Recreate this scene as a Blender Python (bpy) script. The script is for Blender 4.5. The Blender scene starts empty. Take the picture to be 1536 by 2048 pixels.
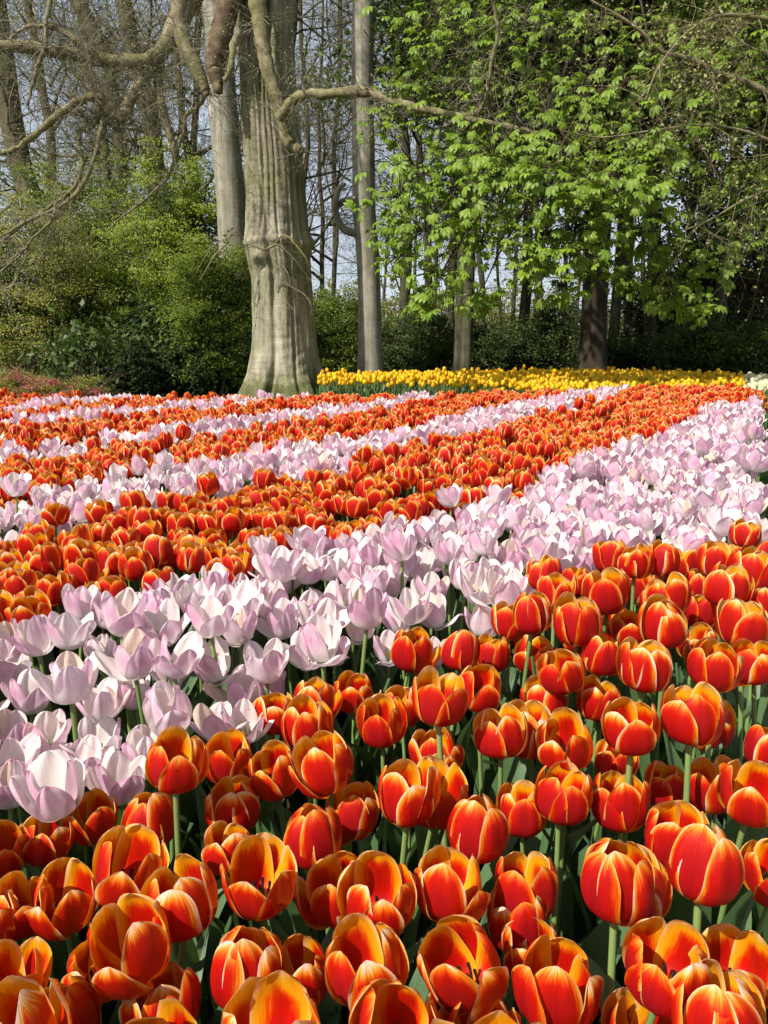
import bpy, math, random
import numpy as np
from mathutils import Vector, Matrix, Euler

random.seed(7)
RNG = np.random.default_rng(7)
scene = bpy.context.scene
COL = scene.collection
R = math.radians

# ------------------------------------------------------------------ camera, sky, sun, exposure
CAMZ, PITCH, F = 1.05, R(12.96), 1538.0
cam_data = bpy.data.cameras.new('camera')
cam_data.sensor_fit = 'VERTICAL'
cam_data.sensor_height = 36.0
cam_data.sensor_width = 27.0
cam_data.lens = F / 2048 * 36.0
cam_data.clip_start = 0.02
cam_data.clip_end = 900
cam = bpy.data.objects.new('camera', cam_data)
cam.location = (0, 0, CAMZ)
cam.rotation_euler = (R(90) - PITCH, 0, 0)
COL.objects.link(cam)
scene.camera = cam

SUN_EL, SUN_AZ = R(47), R(229)          # azimuth clockwise from +Y: behind the camera, to its left
SUNV = Vector((math.cos(SUN_EL) * math.sin(SUN_AZ), math.cos(SUN_EL) * math.cos(SUN_AZ), math.sin(SUN_EL)))
world = bpy.data.worlds.new('World')
scene.world = world
world.use_nodes = True
wn = world.node_tree
wn.nodes.clear()
sky = wn.nodes.new('ShaderNodeTexSky')
sky.sky_type = 'NISHITA'
sky.sun_disc = False
sky.sun_elevation = SUN_EL
sky.sun_rotation = SUN_AZ
sky.dust_density = 3.0
sky.air_density = 0.9
sky.ozone_density = 0.6
bg = wn.nodes.new('ShaderNodeBackground')
bg.inputs['Strength'].default_value = 0.066
wo = wn.nodes.new('ShaderNodeOutputWorld')
# a thin veil of bright cloud over the blue, thicker towards the horizon on every side
tcw = wn.nodes.new('ShaderNodeTexCoord')
sepw = wn.nodes.new('ShaderNodeSeparateXYZ'); wn.links.new(tcw.outputs['Generated'], sepw.inputs[0])
mapw = wn.nodes.new('ShaderNodeMapping'); mapw.inputs['Scale'].default_value = (1, 1, 2.6); wn.links.new(tcw.outputs['Generated'], mapw.inputs[0])
nw = wn.nodes.new('ShaderNodeTexNoise'); nw.inputs['Scale'].default_value = 2.4; nw.inputs['Detail'].default_value = 6; wn.links.new(mapw.outputs[0], nw.inputs['Vector'])
rw_ = wn.nodes.new('ShaderNodeMapRange'); rw_.inputs[1].default_value = 0.36; rw_.inputs[2].default_value = 0.66; wn.links.new(nw.outputs[0], rw_.inputs[0])
hz = wn.nodes.new('ShaderNodeMapRange'); hz.inputs[1].default_value = 0.0; hz.inputs[2].default_value = 0.7; hz.inputs[3].default_value = 0.85; hz.inputs[4].default_value = 0.12; wn.links.new(sepw.outputs[2], hz.inputs[0])
mw = wn.nodes.new('ShaderNodeMath'); mw.operation = 'MULTIPLY'; wn.links.new(rw_.outputs[0], mw.inputs[0]); wn.links.new(hz.outputs[0], mw.inputs[1])
ma = wn.nodes.new('ShaderNodeMath'); ma.operation = 'MULTIPLY_ADD'; ma.use_clamp = True; wn.links.new(mw.outputs[0], ma.inputs[0]); ma.inputs[1].default_value = 0.55; wn.links.new(hz.outputs[0], ma.inputs[2])
mb = wn.nodes.new('ShaderNodeMath'); mb.operation = 'MULTIPLY'; mb.inputs[1].default_value = 0.8; wn.links.new(ma.outputs[0], mb.inputs[0])
mixw = wn.nodes.new('ShaderNodeMix'); mixw.data_type = 'RGBA'; wn.links.new(mb.outputs[0], mixw.inputs[0]); wn.links.new(sky.outputs[0], mixw.inputs[6]); mixw.inputs[7].default_value = (9.2, 10.4, 12.0, 1)
wn.links.new(mixw.outputs[2], bg.inputs[0])
wn.links.new(bg.outputs[0], wo.inputs[0])

sl = bpy.data.lights.new('sun', 'SUN')
sl.energy = 5.0
sl.angle = R(0.53)
sl.color = (1.0, 0.945, 0.86)
so = bpy.data.objects.new('sun', sl)
so.rotation_euler = SUNV.to_track_quat('Z', 'Y').to_euler()
so.location = (-6, -6, 12)
COL.objects.link(so)

scene.view_settings.view_transform = 'Standard'
scene.view_settings.look = 'None'
scene.view_settings.exposure = 0.5
scene.view_settings.gamma = 1.0
scene.view_settings.use_curve_mapping = False
scene.cycles.max_bounces = 6
scene.cycles.diffuse_bounces = 3
scene.cycles.transmission_bounces = 4
scene.cycles.transparent_max_bounces = 4
scene.cycles.caustics_reflective = False
scene.cycles.caustics_refractive = False


# ------------------------------------------------------------------ measuring helpers
def ray(px, py):
    dx, dy = (px - 768) / F, -(py - 1024) / F
    return Vector((dx, math.cos(PITCH) + dy * math.sin(PITCH), -math.sin(PITCH) + dy * math.cos(PITCH)))


def at(px, py, Y):
    d = ray(px, py)
    return Vector((0, 0, CAMZ)) + d * (Y / d.y)


def onz(px, py, z):
    d = ray(px, py)
    return Vector((0, 0, CAMZ)) + d * ((z - CAMZ) / d.z)


def proj(p):
    v = Vector(p) - Vector((0, 0, CAMZ))
    f = v.y * math.cos(PITCH) - v.z * math.sin(PITCH)
    u = v.y * math.sin(PITCH) + v.z * math.cos(PITCH)
    return 768 + F * v.x / f, 1024 - F * u / f, f


def mpp(Y):                                   # metres per photo pixel at distance Y
    return Y / F


# ------------------------------------------------------------------ object helpers
def empty(name, loc=(0, 0, 0)):
    o = bpy.data.objects.new(name, None)
    o.empty_display_size = 0.1
    o.location = loc
    COL.objects.link(o)
    return o


def tag(o, label=None, cat=None, group=None, kind=None):
    if label: o['label'] = label
    if cat: o['category'] = cat
    if group: o['group'] = group
    if kind: o['kind'] = kind
    return o


def mesh_from(name, verts, quads=None, tris=None, smooth=True, mats=(), mat_idx=None, attrs=None, uv=None):
    """numpy arrays to a mesh; attrs = {name: per-vertex float array}; uv = per-vertex (n,2)."""
    me = bpy.data.meshes.new(name)
    verts = np.asarray(verts, dtype=np.float32)
    loops, starts, totals = [], [], []
    n = 0
    if quads is not None and len(quads):
        q = np.asarray(quads, dtype=np.int32)
        loops.append(q.ravel()); starts.append(np.arange(len(q)) * 4 + n); totals.append(np.full(len(q), 4)); n += q.size
    if tris is not None and len(tris):
        t = np.asarray(tris, dtype=np.int32)
        loops.append(t.ravel()); starts.append(np.arange(len(t)) * 3 + n); totals.append(np.full(len(t), 3)); n += t.size
    L = np.concatenate(loops).astype(np.int32)
    S = np.concatenate(starts).astype(np.int32)
    me.vertices.add(len(verts)); me.vertices.foreach_set('co', verts.ravel())
    me.loops.add(len(L)); me.loops.foreach_set('vertex_index', L)
    me.polygons.add(len(S)); me.polygons.foreach_set('loop_start', S)
    me.polygons.foreach_set('use_smooth', np.full(len(S), smooth, dtype=bool))
    if mat_idx is not None:
        me.polygons.foreach_set('material_index', np.asarray(mat_idx, dtype=np.int32))
    for m in mats: me.materials.append(m)
    if uv is not None:
        ul = me.uv_layers.new(name='UVMap')
        ul.data.foreach_set('uv', np.asarray(uv, dtype=np.float32)[L].ravel())
    for k, a in (attrs or {}).items():
        at_ = me.attributes.new(k, 'FLOAT', 'POINT')
        at_.data.foreach_set('value', np.asarray(a, dtype=np.float32))
    me.update(calc_edges=True)
    me.validate()
    return me


def link(name, me, parent=None, loc=None):
    o = bpy.data.objects.new(name, me)
    if parent is not None: o.parent = parent
    if loc is not None: o.location = loc
    COL.objects.link(o)
    return o


class Tubes:
    """collects tapered tubes into one mesh"""
    def __init__(s):
        s.v, s.q, s.n = [], [], 0

    def add(s, pts, rad, sides=6, cap=True):
        P = np.array([tuple(p) for p in pts], dtype=float)
        r = np.array(rad, dtype=float)
        T = np.gradient(P, axis=0)
        T /= np.linalg.norm(T, axis=1)[:, None] + 1e-9
        ref = np.array([0.13, 0.21, 1.0]) if abs(T[0][2]) < 0.9 else np.array([1.0, 0.1, 0.2])
        A = np.cross(T, ref); A /= np.linalg.norm(A, axis=1)[:, None] + 1e-9
        for i in range(1, len(A)):                      # keep the frame from flipping
            a = A[i - 1] - T[i] * np.dot(A[i - 1], T[i])
            A[i] = a / (np.linalg.norm(a) + 1e-9)
        B = np.cross(T, A)
        th = np.arange(sides) * 2 * math.pi / sides
        ring = P[:, None, :] + r[:, None, None] * (A[:, None, :] * np.cos(th)[None, :, None] + B[:, None, :] * np.sin(th)[None, :, None])
        m = len(P)
        s.v.append(ring.reshape(-1, 3))
        i = np.arange(m - 1)[:, None] * sides
        j = np.arange(sides)[None, :]
        j2 = (j + 1) % sides
        q = np.stack([i + j, i + j2, i + sides + j2, i + sides + j], axis=-1).reshape(-1, 4) + s.n
        s.q.append(q)
        s.n += m * sides
        if cap and rad[-1] > 0.012:                      # rounded broken end
            c = P[-1] + T[-1] * r[-1] * 0.5
            s.v.append(np.array([c]))
            base = s.n - sides
            s.q.append(np.array([[base + k, base + (k + 1) % sides, s.n, s.n] for k in range(sides)]))
            s.n += 1

    def mesh(s, name, mats):
        V = np.concatenate(s.v)
        Q = np.concatenate(s.q)
        tri = Q[:, 2] == Q[:, 3]
        return mesh_from(name, V, Q[~tri], Q[tri][:, :3], mats=mats)


def smooth_path(pts, n):
    """Catmull-Rom through (x,y,z,r) rows"""
    P = np.array(pts, dtype=float)
    P = np.vstack([2 * P[0] - P[1], P, 2 * P[-1] - P[-2]])
    out = []
    for i in range(1, len(P) - 2):
        for k in range(n):
            t = k / n
            a, b, c, d = P[i - 1], P[i], P[i + 1], P[i + 2]
            out.append(0.5 * ((2 * b) + (c - a) * t + (2 * a - 5 * b + 4 * c - d) * t * t + (3 * b - a - 3 * c + d) * t ** 3))
    out.append(P[-2])
    return np.array(out)


# ------------------------------------------------------------------ materials
def new_mat(name):
    m = bpy.data.materials.new(name)
    m.use_nodes = True
    nt = m.node_tree
    nt.nodes.clear()
    out = nt.nodes.new('ShaderNodeOutputMaterial')
    return m, nt, out


def N(nt, kind, **kw):
    n = nt.nodes.new(kind)
    for k, v in kw.items():
        if k in ('operation', 'blend_type', 'data_type', 'attribute_name', 'noise_dimensions', 'interpolation', 'feature', 'wave_type', 'bands_direction'):
            setattr(n, k, v)
    return n


def math_n(nt, op, a, b=None, c=None, clamp=False):
    n = nt.nodes.new('ShaderNodeMath'); n.operation = op; n.use_clamp = clamp
    for i, x in enumerate((a, b, c)):
        if x is None: continue
        if isinstance(x, (int, float)): n.inputs[i].default_value = x
        else: nt.links.new(x, n.inputs[i])
    return n.outputs[0]


def mixc(nt, f, a, b, blend='MIX'):
    n = nt.nodes.new('ShaderNodeMix'); n.data_type = 'RGBA'; n.blend_type = blend
    if isinstance(f, (int, float)): n.inputs[0].default_value = f
    else: nt.links.new(f, n.inputs[0])
    for i, x in ((6, a), (7, b)):
        if isinstance(x, tuple): n.inputs[i].default_value = (*x, 1) if len(x) == 3 else x
        else: nt.links.new(x, n.inputs[i])
    return n.outputs[2]


def ramp(nt, f, stops, interp='LINEAR'):
    n = nt.nodes.new('ShaderNodeValToRGB')
    n.color_ramp.interpolation = interp
    e = n.color_ramp.elements
    while len(e) < len(stops): e.new(0.5)
    for k, (p, c) in enumerate(stops):
        e[k].position = p
        e[k].color = (*c, 1) if len(c) == 3 else c
    nt.links.new(f, n.inputs[0])
    return n.outputs[0]


def noise(nt, vec, scale, detail=3, rough=0.55, dim='3D', w=None):
    n = nt.nodes.new('ShaderNodeTexNoise'); n.noise_dimensions = dim
    n.inputs['Scale'].default_value = scale
    n.inputs['Detail'].default_value = detail
    n.inputs['Roughness'].default_value = rough
    if vec is not None: nt.links.new(vec, n.inputs['Vector'])
    if w is not None: nt.links.new(w, n.inputs['W'])
    return n.outputs[0]


def mapping(nt, vec, scale):
    n = nt.nodes.new('ShaderNodeMapping')
    n.inputs['Scale'].default_value = scale
    nt.links.new(vec, n.inputs['Vector'])
    return n.outputs[0]


def rnd_value(nt):
    oi = nt.nodes.new('ShaderNodeObjectInfo')
    a = nt.nodes.new('ShaderNodeAttribute'); a.attribute_name = 'rnd'
    return math_n(nt, 'FRACT', math_n(nt, 'ADD', oi.outputs['Random'], a.outputs['Fac']))


def leafy_shader(nt, out, col, trans_col, trans=0.35, rough=0.5, spec=0.3, bump=None):
    p = nt.nodes.new('ShaderNodeBsdfPrincipled')
    p.inputs['Roughness'].default_value = rough
    p.inputs['Specular IOR Level'].default_value = spec
    if isinstance(col, tuple): p.inputs['Base Color'].default_value = (*col, 1)
    else: nt.links.new(col, p.inputs['Base Color'])
    t = nt.nodes.new('ShaderNodeBsdfTranslucent')
    if isinstance(trans_col, tuple): t.inputs[0].default_value = (*trans_col, 1)
    else: nt.links.new(trans_col, t.inputs[0])
    if bump is not None:
        b = nt.nodes.new('ShaderNodeBump'); b.inputs['Strength'].default_value = bump[1]; b.inputs['Distance'].default_value = bump[2]
        nt.links.new(bump[0], b.inputs['Height'])
        nt.links.new(b.outputs[0], p.inputs['Normal'])
        nt.links.new(b.outputs[0], t.inputs['Normal'])
    mx = nt.nodes.new('ShaderNodeMixShader')
    mx.inputs[0].default_value = trans
    nt.links.new(p.outputs[0], mx.inputs[1]); nt.links.new(t.outputs[0], mx.inputs[2])
    nt.links.new(mx.outputs[0], out.inputs[0])


def petal_base(nt):
    uv = nt.nodes.new('ShaderNodeUVMap'); uv.uv_map = 'UVMap'
    sep = nt.nodes.new('ShaderNodeSeparateXYZ'); nt.links.new(uv.outputs[0], sep.inputs[0])
    mg = nt.nodes.new('ShaderNodeAttribute'); mg.attribute_name = 'margin'      # 0 at the edge of the petal, 1 deep inside
    r = rnd_value(nt)
    cmb = nt.nodes.new('ShaderNodeCombineXYZ')
    nt.links.new(math_n(nt, 'MULTIPLY', sep.outputs[0], 58.0), cmb.inputs[0])
    nt.links.new(math_n(nt, 'MULTIPLY', sep.outputs[1], 3.0), cmb.inputs[1])
    nt.links.new(math_n(nt, 'MULTIPLY', r, 37.0), cmb.inputs[2])
    streak = noise(nt, cmb.outputs[0], 1.0, 3, 0.6)
    return sep.outputs[0], sep.outputs[1], mg.outputs['Fac'], r, streak


def mat_red_tulip():
    m, nt, out = new_mat('red_petal')
    u, v, mg, r, st = petal_base(nt)
    geo = nt.nodes.new('ShaderNodeNewGeometry')
    # feathered margin coordinate
    w = math_n(nt, 'ADD', mg, math_n(nt, 'MULTIPLY', math_n(nt, 'SUBTRACT', st, 0.5), 0.46))
    w = math_n(nt, 'ADD', w, math_n(nt, 'MULTIPLY', math_n(nt, 'SUBTRACT', r, 0.35), 0.16))
    cb2 = nt.nodes.new('ShaderNodeCombineXYZ')
    nt.links.new(math_n(nt, 'MULTIPLY', u, 5.0), cb2.inputs[0]); nt.links.new(math_n(nt, 'MULTIPLY', v, 2.4), cb2.inputs[1]); nt.links.new(math_n(nt, 'MULTIPLY', r, 91.0), cb2.inputs[2])
    flame = noise(nt, cb2.outputs[0], 1.0, 2)
    w = math_n(nt, 'ADD', w, math_n(nt, 'MULTIPLY', math_n(nt, 'SUBTRACT', flame, 0.44), 0.42))
    outside = ramp(nt, w, [(0.00, (0.88, 0.62, 0.50)), (0.05, (0.90, 0.58, 0.26)), (0.12, (0.84, 0.34, 0.022)), (0.23, (0.70, 0.075, 0.004)), (0.35, (0.52, 0.009, 0.004)), (0.8, (0.40, 0.005, 0.006))])
    # pinkish bloom on the outer back of the petal
    cb3 = nt.nodes.new('ShaderNodeCombineXYZ')
    nt.links.new(math_n(nt, 'MULTIPLY', u, 170.0), cb3.inputs[0]); nt.links.new(math_n(nt, 'MULTIPLY', v, 5.0), cb3.inputs[1]); nt.links.new(math_n(nt, 'MULTIPLY', r, 53.0), cb3.inputs[2])
    vein = noise(nt, cb3.outputs[0], 1.0, 2, 0.7)
    bloom = math_n(nt, 'MULTIPLY', ramp(nt, w, [(0.35, (0, 0, 0)), (0.9, (1, 1, 1))]), math_n(nt, 'MULTIPLY', r, 0.55))
    outside = mixc(nt, bloom, outside, (0.33, 0.010, 0.020))
    wi = math_n(nt, 'SUBTRACT', w, math_n(nt, 'MULTIPLY', math_n(nt, 'SUBTRACT', v, 0.45), 0.42))
    inside = ramp(nt, wi, [(0.0, (0.88, 0.56, 0.20)), (0.05, (0.86, 0.44, 0.020)), (0.30, (0.86, 0.35, 0.005)), (0.46, (0.72, 0.075, 0.003)), (0.60, (0.56, 0.008, 0.003)), (0.9, (0.42, 0.004, 0.003))])
    basemask = ramp(nt, v, [(0.0, (1, 1, 1)), (0.10, (0, 0, 0))])
    inside = mixc(nt, basemask, inside, (0.05, 0.04, 0.01))
    outside = mixc(nt, ramp(nt, v, [(0.0, (1, 1, 1)), (0.07, (0, 0, 0))]), outside, (0.45, 0.25, 0.05))
    side = nt.nodes.new('ShaderNodeAttribute'); side.attribute_name = 'dummy'
    col = mixc(nt, geo.outputs['Backfacing'], outside, inside)
    var = math_n(nt, 'ADD', 0.62, math_n(nt, 'MULTIPLY', math_n(nt, 'ADD', st, noise(nt, mapping(nt, nt.nodes['UV Map'].outputs[0], (9, 2, 1)), 1.0, 2)), 0.38))
    var = math_n(nt, 'ADD', var, math_n(nt, 'MULTIPLY', math_n(nt, 'SUBTRACT', vein, 0.5), 0.45))
    cc = nt.nodes.new('ShaderNodeCombineColor')
    for i in range(3): nt.links.new(var, cc.inputs[i])
    col = mixc(nt, 1.0, col, cc.outputs[0], 'MULTIPLY')
    tcol = mixc(nt, 0.42, col, (0.80, 0.22, 0.002))
    leafy_shader(nt, out, col, tcol, 0.32, 0.42, 0.16, bump=(math_n(nt, 'ADD', st, math_n(nt, 'MULTIPLY', vein, 0.7)), 0.45, 0.0012))
    return m


def mat_pink_tulip():
    m, nt, out = new_mat('pink_white_petal')
    u, v, mg, r, st = petal_base(nt)
    geo = nt.nodes.new('ShaderNodeNewGeometry')
    flush = math_n(nt, 'MULTIPLY', ramp(nt, v, [(0.26, (0, 0, 0)), (0.72, (1, 1, 1))]), 1.0)
    a = math_n(nt, 'ADD', math_n(nt, 'MULTIPLY', st, 1.0), math_n(nt, 'MULTIPLY', r, 0.55))
    a = ramp(nt, a, [(0.36, (0, 0, 0)), (0.72, (1, 1, 1))])
    edge = ramp(nt, mg, [(0.0, (1, 1, 1)), (0.2, (0.55, 0.55, 0.55)), (0.8, (0.85, 0.85, 0.85))])
    f = math_n(nt, 'MULTIPLY', math_n(nt, 'MULTIPLY', flush, a), edge, clamp=True)
    col = mixc(nt, f, (0.92, 0.89, 0.88), (0.60, 0.19, 0.42))
    cream = ramp(nt, v, [(0.0, (0.62, 0.66, 0.38)), (0.12, (0.80, 0.80, 0.66)), (0.3, (0.88, 0.83, 0.80))])
    col = mixc(nt, ramp(nt, v, [(0.1, (1, 1, 1)), (0.35, (0, 0, 0))]), col, cream)
    inner = mixc(nt, math_n(nt, 'MULTIPLY', f, 0.45), (0.92, 0.88, 0.82), (0.78, 0.46, 0.55))
    old = ramp(nt, r, [(0.86, (0, 0, 0)), (0.9, (1, 1, 1))])
    inner = mixc(nt, math_n(nt, 'MULTIPLY', old, 0.6), inner, (0.85, 0.62, 0.42))
    col = mixc(nt, geo.outputs['Backfacing'], col, inner)
    var = math_n(nt, 'ADD', 0.90, math_n(nt, 'MULTIPLY', st, 0.2))
    cc = nt.nodes.new('ShaderNodeCombineColor')
    for i in range(3): nt.links.new(var, cc.inputs[i])
    col = mixc(nt, 1.0, col, cc.outputs[0], 'MULTIPLY')
    leafy_shader(nt, out, col, mixc(nt, 0.3, col, (0.95, 0.90, 0.88)), 0.42, 0.45, 0.25, bump=(st, 0.4, 0.0012))
    return m


def mat_plain_tulip(name, c1, c2):
    m, nt, out = new_mat(name)
    u, v, mg, r, st = petal_base(nt)
    col = mixc(nt, r, c1, c2)
    leafy_shader(nt, out, col, col, 0.32, 0.5, 0.3)
    return m


def mat_leaf(name, c1, c2, trans=0.3, rough=0.5, tmul=(1.3, 1.4, 0.6), spec=0.35):
    m, nt, out = new_mat(name)
    r = rnd_value(nt)
    tc = nt.nodes.new('ShaderNodeTexCoord')
    n = noise(nt, tc.outputs['Object'], 1.1, 2)
    f = math_n(nt, 'ADD', math_n(nt, 'MULTIPLY', r, 0.65), math_n(nt, 'MULTIPLY', n, 0.5), clamp=True)
    col = mixc(nt, f, c1, c2)
    tcol = mixc(nt, 1.0, col, tmul, 'MULTIPLY')
    leafy_shader(nt, out, col, tcol, trans, rough, spec)
    return m


def mat_tulip_leaf():
    m, nt, out = new_mat('tulip_leaf_green')
    uv = nt.nodes.new('ShaderNodeUVMap'); uv.uv_map = 'UVMap'
    mp = mapping(nt, uv.outputs[0], (60, 1.5, 1))
    n = noise(nt, mp, 1.0, 2)
    r = rnd_value(nt)
    f = math_n(nt, 'ADD', math_n(nt, 'MULTIPLY', r, 0.6), math_n(nt, 'MULTIPLY', n, 0.4))
    col = mixc(nt, f, (0.035, 0.085, 0.026), (0.105, 0.180, 0.072))
    leafy_shader(nt, out, col, (0.16, 0.30, 0.04), 0.16, 0.42, 0.45, bump=(n, 0.3, 0.001))
    return m


def mat_stem():
    m, nt, out = new_mat('stem_green')
    r = rnd_value(nt)
    col = mixc(nt, r, (0.13, 0.21, 0.055), (0.22, 0.32, 0.10))
    leafy_shader(nt, out, col, (0.2, 0.3, 0.06), 0.08, 0.45, 0.4)
    return m


def mat_bark(name, dark, mid, light, green, gfac=0.5, scale=1.0, bump=0.02, furrow=(7, 7, 0.7), moss=0.0):
    m, nt, out = new_mat(name)
    tc = nt.nodes.new('ShaderNodeTexCoord')
    P = tc.outputs['Object']
    n1 = noise(nt, mapping(nt, P, tuple(x * scale for x in furrow)), 1.0, 6, 0.62)
    n2 = noise(nt, P, 2.3 * scale, 5, 0.6)
    n3 = noise(nt, mapping(nt, P, (3 * scale, 3 * scale, 26 * scale)), 1.0, 4, 0.6)     # fine cross lines
    n4 = noise(nt, P, 38 * scale, 4, 0.7)
    f = math_n(nt, 'ADD', math_n(nt, 'MULTIPLY', n1, 0.55), math_n(nt, 'MULTIPLY', n2, 0.45))
    col = ramp(nt, f, [(0.36, dark), (0.5, mid), (0.63, light)])
    gf = math_n(nt, 'MULTIPLY', ramp(nt, noise(nt, P, 1.1 * scale, 4), [(0.42, (0, 0, 0)), (0.62, (1, 1, 1))]), gfac)
    col = mixc(nt, gf, col, green)
    if moss:
        sx = nt.nodes.new('ShaderNodeSeparateXYZ'); nt.links.new(P, sx.inputs[0])
        mz = math_n(nt, 'SUBTRACT', moss, sx.outputs[2])
        mm = ramp(nt, math_n(nt, 'ADD', math_n(nt, 'MULTIPLY', mz, 1.2), noise(nt, P, 7, 5, 0.7)), [(0.42, (0, 0, 0)), (0.62, (1, 1, 1))])
        col = mixc(nt, math_n(nt, 'MULTIPLY', mm, 0.8), col, (0.075, 0.085, 0.022))
    lines = ramp(nt, n3, [(0.30, (0.62, 0.62, 0.62)), (0.45, (1, 1, 1))])
    col = mixc(nt, 0.7, col, lines, 'MULTIPLY')
    specks = ramp(nt, n4, [(0.30, (0.55, 0.55, 0.55)), (0.42, (1, 1, 1)), (0.68, (1, 1, 1)), (0.8, (1.25, 1.25, 1.2))])
    col = mixc(nt, 0.6, col, specks, 'MULTIPLY')
    p = nt.nodes.new('ShaderNodeBsdfPrincipled')
    p.inputs['Roughness'].default_value = 0.85
    p.inputs['Specular IOR Level'].default_value = 0.2
    nt.links.new(col, p.inputs['Base Color'])
    b = nt.nodes.new('ShaderNodeBump'); b.inputs['Strength'].default_value = 0.7; b.inputs['Distance'].default_value = bump
    h = math_n(nt, 'ADD', math_n(nt, 'ADD', n1, math_n(nt, 'MULTIPLY', n3, 0.35)), math_n(nt, 'MULTIPLY', n4, 0.3))
    nt.links.new(h, b.inputs['Height']); nt.links.new(b.outputs[0], p.inputs['Normal'])
    nt.links.new(p.outputs[0], out.inputs[0])
    return m


def mat_ground(name, c1, c2, c3, scale, bump=0.02, fine=6.0):
    m, nt, out = new_mat(name)
    tc = nt.nodes.new('ShaderNodeTexCoord')
    P = tc.outputs['Object']
    n1 = noise(nt, P, scale, 6, 0.65)
    n2 = noise(nt, P, scale * fine, 5, 0.7)
    f = math_n(nt, 'ADD', math_n(nt, 'MULTIPLY', n1, 0.5), math_n(nt, 'MULTIPLY', n2, 0.5))
    col = ramp(nt, f, [(0.35, c1), (0.5, c2), (0.66, c3)])
    p = nt.nodes.new('ShaderNodeBsdfPrincipled')
    p.inputs['Roughness'].default_value = 0.95
    p.inputs['Specular IOR Level'].default_value = 0.1
    nt.links.new(col, p.inputs['Base Color'])
    b = nt.nodes.new('ShaderNodeBump'); b.inputs['Strength'].default_value = 0.8; b.inputs['Distance'].default_value = bump
    nt.links.new(f, b.inputs['Height']); nt.links.new(b.outputs[0], p.inputs['Normal'])
    nt.links.new(p.outputs[0], out.inputs[0])
    return m


M_RED, M_PINK = mat_red_tulip(), mat_pink_tulip()
M_YEL = mat_plain_tulip('yellow_petal', (0.90, 0.66, 0.020), (0.88, 0.48, 0.010))
M_CREAM = mat_plain_tulip('cream_petal', (0.82, 0.80, 0.60), (0.78, 0.74, 0.42))
M_TLEAF, M_STEM = mat_tulip_leaf(), mat_stem()
M_PISTIL = mat_plain_tulip('pistil_dark', (0.03, 0.02, 0.03), (0.06, 0.05, 0.02))
M_PISTILP = mat_plain_tulip('pistil_pale', (0.55, 0.50, 0.20), (0.45, 0.45, 0.2))
M_BEECH = mat_bark('beech_bark', (0.11, 0.098, 0.062), (0.29, 0.262, 0.185), (0.45, 0.42, 0.33), (0.20, 0.20, 0.085), 0.6, bump=0.03, moss=0.42)
M_BEECH2 = mat_bark('grey_beech_bark', (0.15, 0.14, 0.105), (0.29, 0.27, 0.215), (0.44, 0.415, 0.345), (0.22, 0.22, 0.12), 0.4, 1.3)
M_LIMB = mat_bark('limb_bark', (0.09, 0.072, 0.040), (0.21, 0.18, 0.10), (0.33, 0.29, 0.19), (0.18, 0.175, 0.06), 0.6, 2.6, 0.02, (5, 5, 3))
M_RUST = mat_bark('rusty_bark', (0.055, 0.034, 0.020), (0.135, 0.092, 0.056), (0.24, 0.19, 0.12), (0.15, 0.13, 0.06), 0.4, 2.6, 0.012, (3, 3, 3))
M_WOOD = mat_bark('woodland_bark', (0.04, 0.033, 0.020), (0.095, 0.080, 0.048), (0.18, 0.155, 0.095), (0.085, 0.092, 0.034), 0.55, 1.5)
M_SHADEBARK = mat_bark('shaded_bark', (0.030, 0.027, 0.017), (0.075, 0.066, 0.043), (0.15, 0.135, 0.09), (0.06, 0.07, 0.025), 0.6, 1.6)  # woodland bark in a darker tone, imitating canopy shade on these trunks
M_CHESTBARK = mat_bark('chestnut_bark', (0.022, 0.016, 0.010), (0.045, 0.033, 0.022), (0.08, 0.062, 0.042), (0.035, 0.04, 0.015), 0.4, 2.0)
M_TWIG = mat_bark('twig_bark', (0.10, 0.085, 0.06), (0.19, 0.165, 0.12), (0.28, 0.25, 0.18), (0.18, 0.18, 0.09), 0.4, 5, 0.003)
M_CHEST = mat_leaf('chestnut_leaf', (0.115, 0.200, 0.018), (0.235, 0.345, 0.035), 0.36, 0.45, (1.25, 1.25, 0.5))
M_GREEN = mat_leaf('spring_leaf', (0.11, 0.155, 0.020), (0.25, 0.32, 0.040), 0.38)
M_LIME = mat_leaf('lime_leaf', (0.17, 0.225, 0.022), (0.35, 0.42, 0.050), 0.42)
M_OLIVE = mat_leaf('olive_leaf', (0.16, 0.165, 0.030), (0.35, 0.34, 0.080), 0.38)
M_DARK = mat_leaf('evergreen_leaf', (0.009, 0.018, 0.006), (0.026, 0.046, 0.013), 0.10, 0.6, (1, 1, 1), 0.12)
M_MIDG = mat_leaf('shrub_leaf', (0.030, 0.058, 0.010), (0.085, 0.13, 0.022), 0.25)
M_LEAFT = mat_leaf('wood_leaf', (0.055, 0.095, 0.014), (0.14, 0.20, 0.028), 0.32)
M_PINKB = mat_leaf('pink_blossom', (0.30, 0.055, 0.065), (0.45, 0.12, 0.13), 0.3, 0.6, (1, 1, 1))
M_BUD = mat_leaf('bud_leaf', (0.26, 0.27, 0.08), (0.42, 0.40, 0.18), 0.35)
M_BROWNLEAF = mat_leaf('copper_leaf', (0.07, 0.035, 0.022), (0.14, 0.075, 0.04), 0.3)
M_SOIL = mat_ground('bed_soil', (0.018, 0.013, 0.009), (0.045, 0.033, 0.023), (0.085, 0.065, 0.048), 9, 0.02)
M_FLOOR = mat_ground('woodland_floor', (0.020, 0.018, 0.010), (0.050, 0.042, 0.022), (0.11, 0.085, 0.045), 1.2, 0.05, 14)
M_LAWN = mat_ground('lawn_grass', (0.025, 0.060, 0.012), (0.050, 0.105, 0.020), (0.085, 0.15, 0.03), 3, 0.02, 22)
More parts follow.
